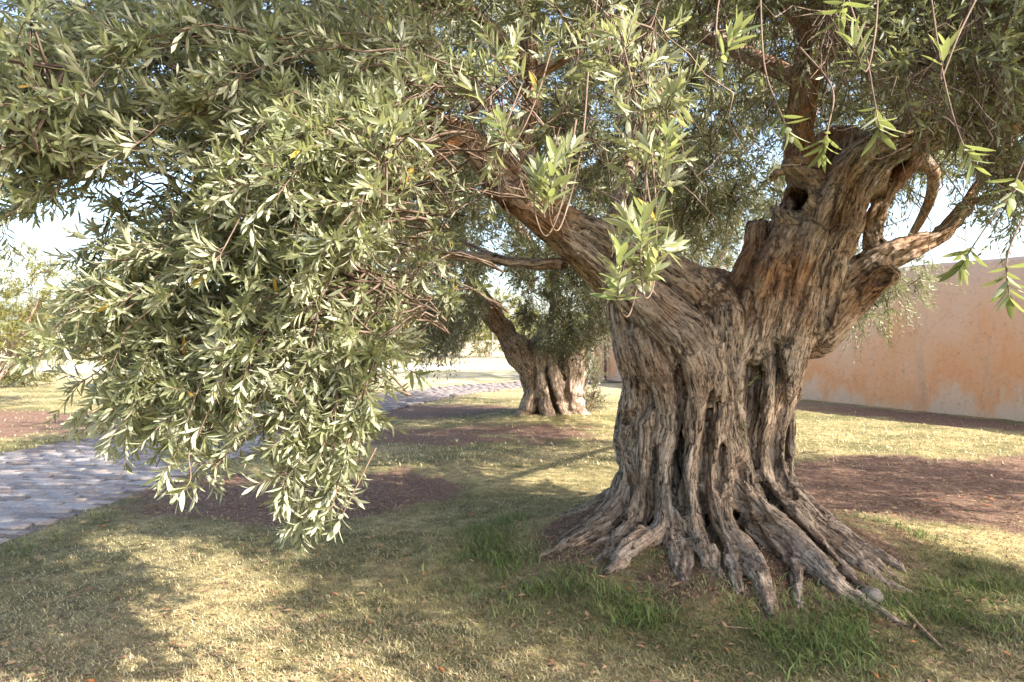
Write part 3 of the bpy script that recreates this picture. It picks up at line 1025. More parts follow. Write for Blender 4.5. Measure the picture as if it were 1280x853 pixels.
W = lambda *r: [list(x) for x in r]
limb([(490, 132, 4.32, 13), (450, 118, 4.2, 12), (400, 122, 4.0, 10), (340, 108, 3.8, 8), (270, 80, 3.6, 6)])
limb([(580, 174, 4.42, 12), (540, 200, 4.2, 9), (470, 235, 3.9, 8), (400, 275, 3.6, 7), (330, 300, 3.3, 5), (270, 290, 3.1, 3)])
limb([(660, -28, 4.7, 11), (640, -110, 4.6, 10), (600, -220, 4.5, 8), (540, -320, 4.4, 6)])
limb([(664, 80, 4.65, 9), (600, 20, 4.5, 8), (560, 5, 4.4, 8), (500, 20, 4.2, 7), (440, 40, 4.0, 5), (380, 20, 3.8, 4)])
limb([(664, 100, 4.65, 8), (720, 60, 4.6, 7), (790, 20, 4.6, 6), (850, -40, 4.6, 5)])
limb([(706, 332, 4.75, 8), (660, 328, 4.9, 7), (600, 322, 5.1, 7), (545, 312, 5.3, 6), (490, 290, 5.5, 4)])
limb([(640, 330, 4.95, 4), (610, 318, 5.1, 3.5), (580, 300, 5.3, 3)], n=14)
limb([(1034, -48, 4.6, 17), (1030, -130, 4.5, 14), (1000, -260, 4.3, 11), (940, -380, 4.1, 8)])
limb([(1018, 40, 4.67, 14), (960, -20, 4.4, 11), (890, -60, 4.1, 9), (800, -100, 3.7, 7), (720, -120, 3.4, 5)])
limb([(1012, 90, 4.7, 14), (1060, 40, 4.5, 11), (1120, -20, 4.2, 9), (1180, -100, 3.8, 7)])
limb([(1290, 146, 4.65, 20), (1370, 130, 4.5, 17), (1480, 80, 4.3, 14), (1600, 0, 4.1, 10), (1700, -60, 4.0, 7)])
limb([(1240, 150, 4.7, 14), (1270, 90, 4.4, 11), (1330, 0, 4.0, 9), (1400, -120, 3.6, 6)])
limb([(1203, 264, 4.9, 9), (1222, 232, 4.95, 6), (1250, 190, 5.0, 5), (1290, 150, 5.1, 3)])
limb([(1203, 264, 4.9, 8), (1218, 250, 4.8, 5), (1240, 246, 4.7, 4), (1275, 250, 4.6, 2.5)], n=14)
limb([(1150, 180, 5.1, 10), (1170, 120, 5.4, 9), (1190, 30, 5.8, 8), (1180, -80, 6.2, 6)])
limb([(1150, 170, 4.9, 14), (1120, 120, 5.5, 11), (1050, 60, 6.3, 9), (980, 40, 7.2, 7), (930, 60, 8.0, 5)])
limb([(760, 300, 4.75, 12), (780, 240, 5.3, 10), (800, 170, 6.0, 9), (830, 110, 6.8, 7), (860, 100, 7.6, 5)])
limb([(1010, 110, 4.75, 12), (930, 70, 5.3, 10), (860, 40, 6.0, 8), (760, 30, 6.8, 6), (700, 60, 7.4, 4)])
limb([(1150, 190, 5.1, 9), (1170, 220, 6.0, 8), (1160, 260, 7.0, 6), (1130, 310, 8.0, 4), (1100, 350, 8.4, 3)])
limb([(690, 255, 4.6, 9), (640, 160, 5.2, 8), (560, 110, 5.9, 7), (470, 110, 6.5, 5)])
limb([(400, 122, 4.0, 8), (300, 60, 3.4, 7), (200, 60, 3.0, 6), (110, 110, 2.8, 4)])
limb([(450, 118, 4.2, 8), (380, 50, 3.9, 7), (260, 0, 3.7, 6), (120, -20, 3.5, 4)])

# ------------------------------------------------------------------ foliage
def leaf_arrays(b, d, n, ln, wr=0.24, fine=1):
    N = len(b)
    w = np.cross(d, n)
    hw = (ln * wr * 0.5)[:, None]
    l = ln[:, None]
    if fine == 0:          # small in the picture: one folded pair of triangles
        v = np.stack([b, b + d * l * 0.48 + w * hw + n * hw * 0.3, b + d * l * 0.48 - w * hw + n * hw * 0.3, b + d * l - n * l * 0.06], 1)
        t = np.array([[0, 1, 3], [0, 3, 2]])
        kv = 4
    elif fine == 1:
        v = np.stack([b, b + d * l * 0.48 + w * hw + n * hw * 0.35, b + d * l * 0.5, b + d * l * 0.48 - w * hw + n * hw * 0.35,
                      b + d * l - n * l * 0.06], 1)
        t = np.array([[0, 1, 2], [0, 2, 3], [1, 4, 2], [2, 4, 3]])
        kv = 5
    else:
        bend = -n * l * 0.09
        v = np.stack([b,
                      b + d * l * 0.30 + w * hw * 0.80 + n * hw * 0.3, b + d * l * 0.30, b + d * l * 0.30 - w * hw * 0.80 + n * hw * 0.3,
                      b + d * l * 0.64 + w * hw * 0.92 + n * hw * 0.3 + bend * 0.4, b + d * l * 0.66 + bend * 0.4, b + d * l * 0.64 - w * hw * 0.92 + n * hw * 0.3 + bend * 0.4,
                      b + d * l + bend], 1)
        t = np.array([[0, 1, 2], [0, 2, 3], [1, 4, 5], [1, 5, 2], [2, 5, 6], [2, 6, 3], [4, 7, 5], [5, 7, 6]])
        kv = 8
    f = (t[None] + (np.arange(N) * kv)[:, None, None]).reshape(-1, 3)
    return v.reshape(-1, 3), f, kv


def twig_leaves(p0, d0, L, bend, K, size, rng, spread=0.8, start=0.12, lift=0.08):
    """leafy shoots: K pairs of opposite leaves on each of T twigs"""
    T = len(p0)
    t = np.linspace(start, 1.0, K)[None, :, None]
    pos = p0[:, None] + d0[:, None] * L[:, None, None] * t + bend[:, None] * L[:, None, None] * t ** 2
    tan = unit(d0[:, None] + 2 * bend[:, None] * t)
    a = unit(np.cross(tan, unit(rng.normal(size=(T, 1, 3))) + np.zeros((T, K, 3))))
    b2 = np.cross(tan, a)
    ph = (np.arange(K) * math.pi / 2)[None, :, None] + rng.normal(0, 0.35, (T, K, 1))
    side = a * np.cos(ph) + b2 * np.sin(ph)
    out = []
    for sg in (1, -1):
        dd = unit(tan * (0.85 + 0.3 * t) + side * sg * spread + rng.normal(0, 0.22, (T, K, 3)) + np.array([0, 0, lift]))
        nn = unit(tan - dd * (tan * dd).sum(-1, keepdims=True) + rng.normal(0, 0.22, (T, K, 3)))
        nn = unit(nn - dd * (nn * dd).sum(-1, keepdims=True))
        ln = size * (0.75 + 0.5 * rng.random((T, K))) * (1.08 - 0.35 * t[..., 0] ** 3)
        keep = rng.random((T, K)) < 0.88
        out.append((pos[keep], dd[keep], nn[keep], ln[keep]))
    tt = np.linspace(0, 1, 3)[None, :, None]
    C = p0[:, None] + d0[:, None] * L[:, None, None] * tt + bend[:, None] * L[:, None, None] * tt ** 2
    return [np.concatenate(x) for x in zip(*out)], C


class Crown:
    def __init__(self, rng):
        self.lv = []          # (base, dir, normal, len, tint, fine)
        self.tw = Acc()
        self.pool = []
        self.rng = rng

    def shoots(self, p0, d0, L, bend, K, size, fine, tint=(0.0, 1.0), wr=0.22, tr=0.0022, spread=0.8, bare=False):
        lv, C = twig_leaves(p0, d0, L, bend, K, size, self.rng, spread)
        N = len(lv[0])
        tn_ = tint[0] + (tint[1] - tint[0]) * self.rng.beta(2, 2, N)
        tn_ = np.where(self.rng.random(N) < 0.004, 1.0, np.minimum(tn_, 0.95))
        self.lv.append((*lv, tn_, fine, wr))
        v, f, b = tubes(C, np.linspace(tr, tr * 0.45, 3)[None] * np.ones((len(p0), 1)))
        self.tw.add(v, f, bark=b)

    def branchlets(self, A, B, arch, r0=0.011, r1=0.003, K=6, sides=3, wig=0.06):
        t = np.linspace(0, 1, K)[None, :, None]
        C = A[:, None] * (1 - t) + B[:, None] * t
        C[..., 2] += (4 * t * (1 - t))[..., 0] * arch[:, None]
        C += self.rng.normal(0, wig, C.shape) * np.sin(t * math.pi)
        self.pool.append(C[:, 2:].reshape(-1, 3))
        v, f, b = tubes(C, (r0 + (r1 - r0) * t[..., 0]) * np.ones((len(A), 1)), sides)
        self.tw.add(v, f, bark=b)
        return C

    def build(self, parent, leafmat, name="foliage"):
        acc = Acc()
        for b, d, n, ln, ti, fine, wr in self.lv:
            w = wr * (0.8 + 0.4 * self.rng.random(len(ln)))
            v, f, kv = leaf_arrays(b, d, n, ln, w, fine)
            acc.add(v, f, tint=np.repeat(ti, kv))
        o = acc.build(name, leafmat, parent, smooth=False)
        tag(o, kind="stuff")
        t = self.tw.build("twigs", M['twig'], parent)
        tag(t, kind="stuff")
        return sum(len(x[0]) for x in self.lv)


def anchors(limbs, step=2):
    return np.concatenate([c[3::step, :3] for c in limbs])


def in_poly(px, py, poly):
    poly = np.asarray(poly, float); inside = np.zeros(len(px), bool)
    x0, y0 = poly[-1]
    for x1, y1 in poly:
        m = ((y1 > py) != (y0 > py))
        xi = (x0 - x1) * (py - y1) / ((y0 - y1) if y0 != y1 else 1e-9) + x1
        inside ^= m & (px < xi)
        x0, y0 = x1, y1
    return inside


def zone(n, poly, y0, y1, rng):
    """n points of the crown inside an outline seen from the lawn, between two distances"""
    poly = np.asarray(poly, float)
    lo, hi = poly.min(0), poly.max(0)
    out = []
    while sum(len(o) for o in out) < n:
        a = rng.uniform(lo, hi, (n * 2, 2))
        a = a[in_poly(a[:, 0], a[:, 1], poly)]
        d = rng.uniform(y0, y1, len(a))
        out.append(np.stack([(a[:, 0] - 640) / F * d, d, CH - (a[:, 1] - HY) / F * d], 1))
    return np.concatenate(out)[:n]


rng = np.random.default_rng(77)
cr = Crown(rng)
AN = anchors(LIMBS)


def rooted(C, an):
    n, m = len(C), len(an)
    dmin = np.concatenate([np.linalg.norm(c[:, None] - an[None], axis=2).min(1) for c in np.array_split(C, max(1, n // 100))])
    pool = np.empty((m + 3 * n, 3)); pool[:m] = an
    A = np.zeros_like(C)
    for i in np.argsort(dmin):
        A[i] = pool[np.argmin(((pool[:m] - C[i]) ** 2).sum(1))]
        for f_ in (0.5, 0.75, 0.97):
            pool[m] = A[i] + (C[i] - A[i]) * f_
            m += 1
    return A


def clusters(C, per, L, K, size, fine, up=0.3, out=0.7, droop=-0.25, tint=(0.0, 1.0), centre=None, link_r=0.010, wr=0.22, spreadr=0.18, maxlink=1.3, an=None, crown=None):
    crown = crown or cr
    an = AN if an is None else an
    n = len(C)
    A = rooted(C, an)
    cl = crown.branchlets(A, C, 0.10 + 0.10 * rng.random(n), link_r, 0.0035)
    ctr = np.array([1.3, 4.9, 1.8]) if centre is None else np.asarray(centre)
    o = unit(C - ctr)
    tsel = rng.integers(3, 6, (n, per))
    p0 = cl[np.arange(n)[:, None], tsel].reshape(-1, 3) + rng.normal(0, spreadr * 0.12, (n * per, 3))
    along = unit(np.repeat(C - A, per, 0))
    d0 = unit(along * 0.45 + np.repeat(o, per, 0) * out + np.array([0, 0, up]) + rng.normal(0, 0.55, (n * per, 3)))
    Ls = L * (0.6 + 0.8 * rng.random(n * per))
    bd = np.tile(np.array([0, 0, droop]), (n * per, 1)) + rng.normal(0, 0.12, (n * per, 3))
    crown.shoots(p0, d0, Ls, bd, K, size, fine, tint, wr)


# the bough that hangs to the ground on the left, lit by the sun: layered sprays sweeping down and outward
def sprays(E, back, M_, L, K, size, fine, up=0.3, droop=-0.1, tint=(0.2, 1.0), wr=0.22, arch=0.16, t0=0.3, lat=0.55, r0=0.005):
    """E: tips; back: vectors from tip to the spray's woody start"""
    n = len(E)
    S = E + back
    D = np.linalg.norm(S[:, None] - AN[None], axis=2)
    A = AN[np.argmin(D, 1)]
    cr.branchlets(A, S + unit(S - A) * 0.004, 0.05 * rng.random(n), r0 * 1.5, r0, K=8, sides=4, wig=0.03)
    C = cr.branchlets(S, E, arch * (0.6 + 0.8 * rng.random(n)), r0, 0.002, K=12, sides=4, wig=0.012)
    tan = unit(np.gradient(C, axis=1))
    tt = t0 + (1 - t0) * rng.random((n, M_)) ** 0.8
    i = np.clip((tt * 11).astype(int), 0, 10)
    fr = (tt * 11 - i)[..., None]
    ar = np.arange(n)[:, None]
    p0 = C[ar, i] * (1 - fr) + C[ar, i + 1] * fr
    T = tan[ar, i]
    d0 = unit(T * 0.75 + rng.normal(0, lat, (n, M_, 3)) + np.array([0, 0, up]))
    Ls = L * (0.55 + 0.9 * rng.random(n * M_)) * (1.15 - 0.5 * tt.reshape(-1))
    bd = np.tile(np.array([0, 0, droop]), (n * M_, 1)) + rng.normal(0, 0.08, (n * M_, 3))
    cr.shoots(p0.reshape(-1, 3), d0.reshape(-1, 3), Ls, bd, K, size, fine, tint, wr)


def sweep_back(n, dx, dy, dz):
    return np.stack([rng.uniform(*dx, n), rng.uniform(*dy, n), rng.uniform(*dz, n)], 1)


drape = [(60, 410), (120, 330), (230, 250), (420, 240), (520, 320), (500, 430), (465, 520), (445, 610), (390, 640), (345, 600), (300, 545), (225, 560), (150, 540), (100, 470)]
sprays(zone(44, drape, 2.3, 3.5, rng), sweep_back(44, (0.2, 0.6), (0.1, 0.6), (0.20, 0.65)), 19, 0.17, 8, 0.058, 2, up=0.32, tint=(0.2, 1.0), wr=0.205)
sprays(zone(26, [(40, 440), (110, 360), (180, 420), (200, 540), (130, 560)], 2.3, 2.9, rng), sweep_back(26, (0.5, 1.0), (0.1, 0.5), (0.15, 0.45)), 20, 0.16, 8, 0.058, 2, up=0.25, tint=(0.3, 1.0), wr=0.205)
sprays(zone(24, [(340, 560), (450, 520), (460, 620), (425, 660), (345, 655)], 2.25, 2.8, rng), sweep_back(24, (0.0, 0.35), (0.1, 0.5), (0.45, 0.85)), 18, 0.14, 8, 0.057, 2, up=0.1, tint=(0.3, 1.0), wr=0.205)
sprays(zone(18, [(120, 450), (330, 470), (330, 600), (170, 590)], 2.3, 2.9, rng), sweep_back(18, (0.2, 0.7), (0.1, 0.5), (0.15, 0.45)), 20, 0.16, 8, 0.058, 2, up=0.2, tint=(0.2, 1.0), wr=0.205)
sprays(zone(10, [(170, 540), (260, 530), (250, 600), (200, 600)], 2.25, 2.7, rng), sweep_back(10, (0.2, 0.5), (0.1, 0.4), (0.3, 0.6)), 14, 0.13, 7, 0.057, 2, up=0.0, tint=(0.3, 1.0), wr=0.205)
sprays(zone(20, [(200, 230), (420, 220), (500, 320), (330, 440), (220, 400)], 2.15, 2.6, rng), sweep_back(20, (0.15, 0.5), (0.1, 0.6), (0.15, 0.5)), 20, 0.17, 8, 0.059, 2, up=0.4, tint=(0.3, 1.0), wr=0.205)
sprays(zone(46, [(-40, 40), (200, 20), (420, 60), (420, 220), (120, 240), (-20, 250)], 2.2, 3.2, rng), sweep_back(46, (0.4, 1.0), (0.2, 0.8), (-0.1, 0.35)), 20, 0.19, 8, 0.060, 2, up=0.45, tint=(0.1, 0.95), wr=0.205)
sprays(zone(9, [(-30, 190), (60, 190), (80, 260), (40, 330), (-30, 330)], 2.3, 2.8, rng), sweep_back(9, (0.3, 0.7), (0.2, 0.6), (0.1, 0.4)), 16, 0.17, 8, 0.060, 2, up=0.4, tint=(0.1, 0.95), wr=0.205)
# upper left canopy
clusters(zone(200, [(-150, -150), (560, -150), (580, 120), (510, 230), (330, 230), (140, 200), (60, 150), (-150, 180)], 2.9, 4.8, rng), 8, 0.26, 9, 0.062, 1, up=0.15, out=0.5, droop=-0.3, tint=(0.0, 0.75))
clusters(zone(22, [(0, 130), (90, 120), (120, 220), (60, 250), (0, 240)], 2.2, 2.9, rng), 7, 0.24, 9, 0.064, 2, up=0.2, out=0.5, droop=-0.2, tint=(0.2, 0.9))
# top middle
clusters(zone(150, [(480, -150), (980, -150), (960, 20), (900, 50), (760, 60), (640, 30), (540, 60), (480, 130)], 3.3, 5.8, rng), 8, 0.26, 9, 0.062, 1, up=0.0, out=0.4, droop=-0.35, tint=(0.0, 0.8))
clusters(zone(40, [(400, 150), (470, 190), (500, 260), (480, 310), (450, 320), (420, 250)], 3.6, 4.6, rng), 8, 0.24, 9, 0.06, 0, up=0.0, out=0.4, droop=-0.35, tint=(0.0, 0.8))
# rear half of the crown, seen under the limbs
clusters(zone(1050, [(430, -60), (1300, -60), (1300, 60), (1180, 210), (1060, 180), (930, 300), (900, 350), (800, 290), (700, 250), (560, 310), (430, 330)], 6.2, 8.8, rng), 9, 0.30, 9, 0.070, 0, up=0.0, out=0.3, droop=-0.35, tint=(0.15, 1.0))
clusters(zone(26, [(1060, 320), (1150, 320), (1165, 360), (1110, 410), (1070, 420), (1055, 380)], 7.8, 9.0, rng), 9, 0.24, 9, 0.06, 0, up=-0.3, out=0.2, droop=-0.4, tint=(0.4, 1.0))
clusters(zone(26, [(1180, 120), (1320, 120), (1320, 300), (1230, 290), (1190, 220)], 3.4, 4.8, rng), 7, 0.22, 8, 0.060, 0, up=-0.2, out=0.2, droop=-0.3, tint=(0.0, 0.6))
clusters(zone(60, [(1080, 170), (1310, 160), (1310, 260), (1160, 230), (1090, 270)], 6.0, 7.6, rng), 8, 0.26, 9, 0.062, 0, up=-0.2, out=0.2, droop=-0.4, tint=(0.1, 0.9))
# top right canopy, full of bare brown twigs
clusters(zone(190, [(940, -150), (1450, -150), (1450, 120), (1290, 150), (1150, 130), (1040, 60), (950, 60)], 2.7, 4.8, rng), 7, 0.26, 9, 0.062, 1, up=-0.1, out=0.3, droop=-0.35, tint=(0.0, 0.7))
# leaf masses added to the crown out of view to shade trunk and lawn
def ell(n, c, r, rng, lo=0.5):
    d = unit(rng.normal(size=(n, 3))) * (lo + (1 - lo) * rng.random((n, 1)) ** 0.5)
    return np.array(c) + d * np.array(r)


clusters(ell(300, (1.6, 5.0, 4.3), (3.8, 2.7, 1.5), rng, 0.3), 8, 0.34, 6, 0.100, 0, up=0.3, out=0.5, tint=(0.0, 0.8), wr=0.27)
clusters(ell(240, (2.9, 3.25, 3.8), (1.7, 0.9, 0.6), rng, 0.2), 8, 0.34, 6, 0.100, 0, up=0.2, out=0.5, tint=(0.0, 0.8), wr=0.27)
clusters(ell(150, (7.2, 5.0, 3.3), (2.1, 1.6, 1.0), rng, 0.2), 8, 0.34, 6, 0.105, 0, up=0.2, out=0.5, tint=(0.0, 0.8), wr=0.27, maxlink=2.5)
clusters(ell(400, (4.9, 1.9, 3.5), (2.2, 1.8, 1.0), rng, 0.2), 8, 0.34, 6, 0.100, 0, up=0.2, out=0.5, tint=(0.0, 0.8), wr=0.27)
clusters(ell(230, (-0.1, 1.55, 4.4), (2.0, 1.0, 0.6), rng, 0.2), 8, 0.34, 6, 0.100, 0, up=0.2, out=0.4, tint=(0.0, 0.8), wr=0.27, maxlink=2.0)  # added overhead, unseen, to shade the upper-left leaves
# bright young growth in front of the limbs
for q_, (poly, n_) in enumerate([([(790, 150), (850, 150), (845, 250), (790, 250)], 8),
                   ([(600, 110), (670, 110), (670, 180), (610, 180)], 7), ([(700, 60), (860, 40), (860, 130), (700, 130)], 8), ([(470, 120), (530, 180), (500, 300), (460, 310)], 7)]):
    clusters(zone(n_, poly, 2.1, 2.7, rng), 4, 0.12, 6, 0.064, 2, up=0.35, out=0.2, droop=-0.05, tint=(0.35, 1.0), maxlink=0.5, link_r=0.004, spreadr=0.1)
for poly, n_ in (([(668, 210), (712, 200), (716, 275), (680, 285)], 7), ([(755, 300), (835, 275), (832, 370), (772, 385)], 13), ([(800, 190), (840, 190), (835, 240), (800, 240)], 4)):
    p_ = zone(n_, poly, 1.95, 2.12, rng)
    cr.shoots(p_, unit(np.array([0, 0, 0.8]) + rng.normal(0, 0.6, (n_, 3))), np.full(n_, 0.07), rng.normal(0, 0.1, (n_, 3)), 5, 0.074, 2, (0.45, 1.0), 0.23, 0.002)
# bare wiry twigs tangled in the canopy, each springing from a branchlet
pool = np.concatenate(cr.pool)


def wiry(A, step):
    A = np.array([pool[np.argmin(((pool - a) ** 2).sum(1))] for a in A])
    cr.branchlets(A, A + step, rng.normal(0, 0.11, len(A)), 0.0035, 0.0012, K=10, sides=3, wig=0.03)


wiry(zone(300, [(880, -60), (1290, -60), (1290, 90), (900, 50)], 2.3, 4.4, rng), np.stack([rng.normal(0, 0.25, 300), rng.normal(0, 0.25, 300), -rng.uniform(0.15, 0.75, 300)], 1))
wiry(zone(240, [(60, 20), (960, 20), (960, 180), (600, 240), (480, 230), (60, 170)], 2.6, 4.6, rng), rng.normal(0, 0.26, (240, 3)) + np.array([0, 0, -0.12]))
n_leaf = cr.build(olive, M['leaf'])
print("leaves of the big tree", n_leaf)

# ------------------------------------------------------------------ sprigs close to the eye: every leaf its own piece
def near_leaf_mesh(seed):
    r = np.random.default_rng(seed)
    ns = 7
    t = np.linspace(0, 1, ns)
    hw = 0.5 * 0.24 * np.sin(np.pi * np.clip(t, 0, 1) ** 0.9) ** 0.75
    hw[0] = 0.012; hw[-1] = 0.004
    bend = r.uniform(-0.05, 0.16)
    z = -bend * t ** 2
    tw = r.uniform(-0.25, 0.25) * t
    v = []
    for k in range(ns):
        for s_, up in ((1, 0.22), (0, 0.0), (-1, 0.22)):
            x = s_ * hw[k]
            zz_ = up * hw[k]
            v.append((x * math.cos(tw[k]) - zz_ * math.sin(tw[k]), t[k], z[k] + zz_ * math.cos(tw[k]) + x * math.sin(tw[k])))
    f = []
    for k in range(ns - 1):
        for j in (0, 1):
            a = 3 * k + j
            f.append((a, a + 3, a + 4, a + 1)[::-1])
    v = np.array(v)
    # +x right, +y along, +z upper face: wind counter-clockwise seen from +z
    f = np.array([q[::-1] for q in f])
    nz = np.cross(v[f[:, 1]] - v[f[:, 0]], v[f[:, 2]] - v[f[:, 1]])[:, 2].sum()
    if nz < 0: f = f[:, ::-1]
    return np_mesh("leaf", v, f, M['leaf_near'], {"tint": np.full(len(v), r.uniform(0.15, 0.93))})


LEAFM = [near_leaf_mesh(s) for s in range(9)]
n_near = 0


def sprig(rows, pairs, size, rng, spread=0.85, name="sprig"):
    """rows px,py,distance from the woody end to the tip; leaves sit on the last part"""
    global n_near
    a = np.array([P(*r) for r in rows])
    c = catmull(a, 26)
    v, f, b = sweep(c, np.linspace(0.0034, 0.0013, 26), 5, 0.0)
    o = obj(name, v, f, M['twig'], olive, {"bark": b})
    seg = catmull(a, 200)
    s = np.concatenate([[0], np.cumsum(np.linalg.norm(np.diff(seg, axis=0), axis=1))])
    tot = s[-1]
    want = tot - np.arange(pairs)[::-1] * 0.0115
    want = np.clip(want, 0.02, tot)
    ph = rng.random() * 6.28
    t, n, bb = frames(seg)
    for k, w in enumerate(want):
        i = min(int(np.searchsorted(s, w)), 199)
        for sg in (0, 1):
            if rng.random() < 0.06: continue
            an_ = ph + k * 1.75 + sg * math.pi + rng.normal(0, 0.3)
            side = n[i] * math.cos(an_) + bb[i] * math.sin(an_)
            fw = 0.35 + 0.75 * (k / max(1, pairs - 1))
            d = unit(t[i] * fw + side * spread + rng.normal(0, 0.15, 3))
            nn = t[i] - d * np.dot(t[i], d) + rng.normal(0, 0.15, 3)
            nn = unit(nn - d * np.dot(nn, d))
            x = np.cross(d, nn)
            L = size * rng.uniform(0.78, 1.18) * (0.8 if k == pairs - 1 else 1.0)
            m = Matrix(((x[0] * L, d[0] * L, nn[0] * L, seg[i][0]), (x[1] * L, d[1] * L, nn[1] * L, seg[i][1]),
                        (x[2] * L, d[2] * L, nn[2] * L, seg[i][2]), (0, 0, 0, 1)))
            lo = bpy.data.objects.new("leaf", LEAFM[int(rng.integers(9))])
            link(lo, o)
            lo.matrix_basis = m
            n_near += 1


rs = np.random.default_rng(4)
SPRIGS = [
    # middle of the picture, in front of the left limb
    ([(735, 90, 2.2), (726, 190, 2.1), (700, 285, 2.02), (686, 262, 1.96), (694, 195, 1.92)], 12, 0.076),
    ([(720, 150, 2.15), (706, 240, 2.05), (684, 295, 2.0), (668, 262, 1.97), (672, 215, 1.95)], 8, 0.072),
    ([(800, 100, 2.2), (808, 200, 2.1), (800, 330, 2.02), (786, 395, 1.98), (772, 372, 1.95), (776, 318, 1.92)], 12, 0.078),
    ([(812, 170, 2.2), (820, 260, 2.1), (818, 350, 2.0), (806, 372, 1.97), (800, 320, 1.95), (806, 270, 1.93)], 12, 0.078),
    ([(775, 40, 2.2), (800, 150, 2.15), (812, 250, 2.08), (824, 235, 2.04), (834, 170, 2.0)], 9, 0.074),
    ([(690, 60, 2.4), (668, 130, 2.3), (640, 182, 2.2), (626, 150, 2.15)], 7, 0.072),
    # upper right
    ([(1098, -30, 1.95), (1094, 40, 1.9), (1082, 90, 1.85), (1066, 50, 1.82)], 7, 0.070),
    ([(1050, -30, 2.0), (1080, 60, 1.9), (1092, 120, 1.85), (1100, 165, 1.82)], 7, 0.070),
    ([(1000, 60, 2.0), (1040, 110, 1.95), (1035, 160, 1.9), (1028, 190, 1.88)], 6, 0.066),
    ([(950, -20, 2.0), (955, 80, 1.95), (975, 140, 1.9), (988, 168, 1.88)], 6, 0.066),
    ([(1160, -30, 1.9), (1176, 80, 1.9), (1196, 160, 1.85), (1216, 205, 1.82)], 7, 0.070),
    ([(1230, -20, 2.0), (1200, 40, 1.95), (1176, 100, 1.9), (1182, 60, 1.88)], 5, 0.066),
    ([(905, -30, 2.0), (896, 20, 1.95), (898, 75, 1.9), (922, 40, 1.88)], 9, 0.072),
    ([(1060, -40, 1.9), (1056, -5, 1.9), (1050, 25, 1.88)], 6, 0.068),
    # right edge
    ([(1290, 215, 1.85), (1250, 260, 1.85), (1215, 310, 1.85), (1200, 335, 1.84)], 8, 0.072),
    ([(1300, 240, 1.85), (1270, 290, 1.83), (1258, 330, 1.82), (1262, 372, 1.8)], 8, 0.068),
    ([(1310, 150, 1.8), (1285, 190, 1.8), (1270, 225, 1.8), (1262, 250, 1.8)], 6, 0.068),
    # tips of the hanging bough
    ([(540, 400, 2.6), (515, 430, 2.6), (505, 455, 2.55), (525, 470, 2.5)], 5, 0.068),
    ([(470, 560, 2.35), (450, 600, 2.3), (430, 640, 2.28), (418, 664, 2.26)], 6, 0.066),
    ([(240, 530, 2.3), (236, 570, 2.25), (238, 600, 2.22), (222, 620, 2.2)], 6, 0.066),
]
for rows, pairs, size in SPRIGS:
    sprig(rows, pairs, size, rs)
print("near leaves", n_near)
# young green shoots growing out of the trunk's hollow
for rows in ([(921, 496, 4.42), (932, 484, 4.36), (946, 470, 4.32)], [(938, 560, 4.42), (931, 548, 4.38), (930, 530, 4.36)]):
    c = catmull(np.array([P(*r) for r in rows]), 12)
    v, f, b = sweep(c, np.linspace(0.003, 0.0015, 12), 5)
    acc = Acc()
    t = unit(c[-1] - c[0])
    for k in range(2, 12):
        for sg in (1, -1):
            d = unit(t * 0.4 + sg * np.array([0.4, -0.5, 0.5]) + rs.normal(0, 0.4, 3))
            nn = unit(np.cross(d, rs.normal(size=3)))
            lv_, lf_, kv = leaf_arrays(c[k:k + 1], d[None], nn[None], np.array([0.035]), 0.25, 2)
            acc.add(lv_, lf_, tint=np.full(kv, 0.7))
    sh = obj("green_shoot", v, f, M['twig'], olive, {"bark": b})
    lo = acc.build("shoot_leaves", M['leaf_near'], None, smooth=False)
    lo.parent = sh

# ------------------------------------------------------------------ the second olive tree
tree2 = empty("olive_tree", (TREE2[0], TREE2[1], 0.0), "smaller old olive tree in the distance, split trunk, left of the huge trunk", "tree", "old olive trees round the lawn")
LIMBS.clear()
f2 = Field((-0.9, 11.2, -0.1), (2.3, 13.4, 2.7), 0.026)
for s_ in ([(690, 530, 12.4, 38), (690, 490, 12.4, 31), (686, 455, 12.4, 31), (684, 436, 12.4, 22)],
           [(586, 350, 12.1, 9), (606, 385, 12.1, 13), (632, 420, 12.1, 15), (655, 450, 12.05, 16), (664, 480, 12.0, 12), (662, 502, 12.0, 12), (646, 530, 12.0, 10)],
           [(672, 445, 12.0, 13), (677, 480, 11.95, 12), (683, 505, 11.9, 12), (688, 534, 11.85, 9)],
           [(690, 445, 12.0, 10), (695, 485, 11.95, 11), (702, 510, 11.95, 10), (712, 530, 11.95, 7)],
           [(752, 380, 12.1, 8), (738, 415, 12.1, 11), (720, 446, 12.05, 13), (714, 485, 12.0, 13), (720, 510, 12.0, 11), (738, 528, 12.0, 7)],
           [(668, 500, 12.0, 9), (655, 518, 11.95, 9), (640, 530, 11.9, 6)],
           [(690, 440, 12.5, 12), (694, 390, 12.6, 9), (690, 340, 12.7, 8)],
           [(700, 520, 12.8, 14), (690, 470, 12.85, 16), (680, 430, 12.8, 14)]):
    f2.strand(px_strand(s_), 0.035, gnarl=0.055)
for dd in (0, 0.12, 0.24):
    f2.strand(px_strand([(684, 462, 11.76 + dd, 3.5), (690, 495, 11.74 + dd, 5), (697, 520, 11.76 + dd, 4)]), 0.025, cut=True)
    f2.strand(px_strand([(667, 460, 11.86 + dd, 3), (670, 490, 11.84 + dd, 3.5), (674, 520, 11.84 + dd, 3)]), 0.025, cut=True)
    f2.strand(px_strand([(706, 455, 11.86 + dd, 3), (708, 490, 11.84 + dd, 4), (711, 515, 11.84 + dd, 3)]), 0.025, cut=True)
v2, q2, b2 = f2.mesh()
n2 = vnormals(v2, q2)
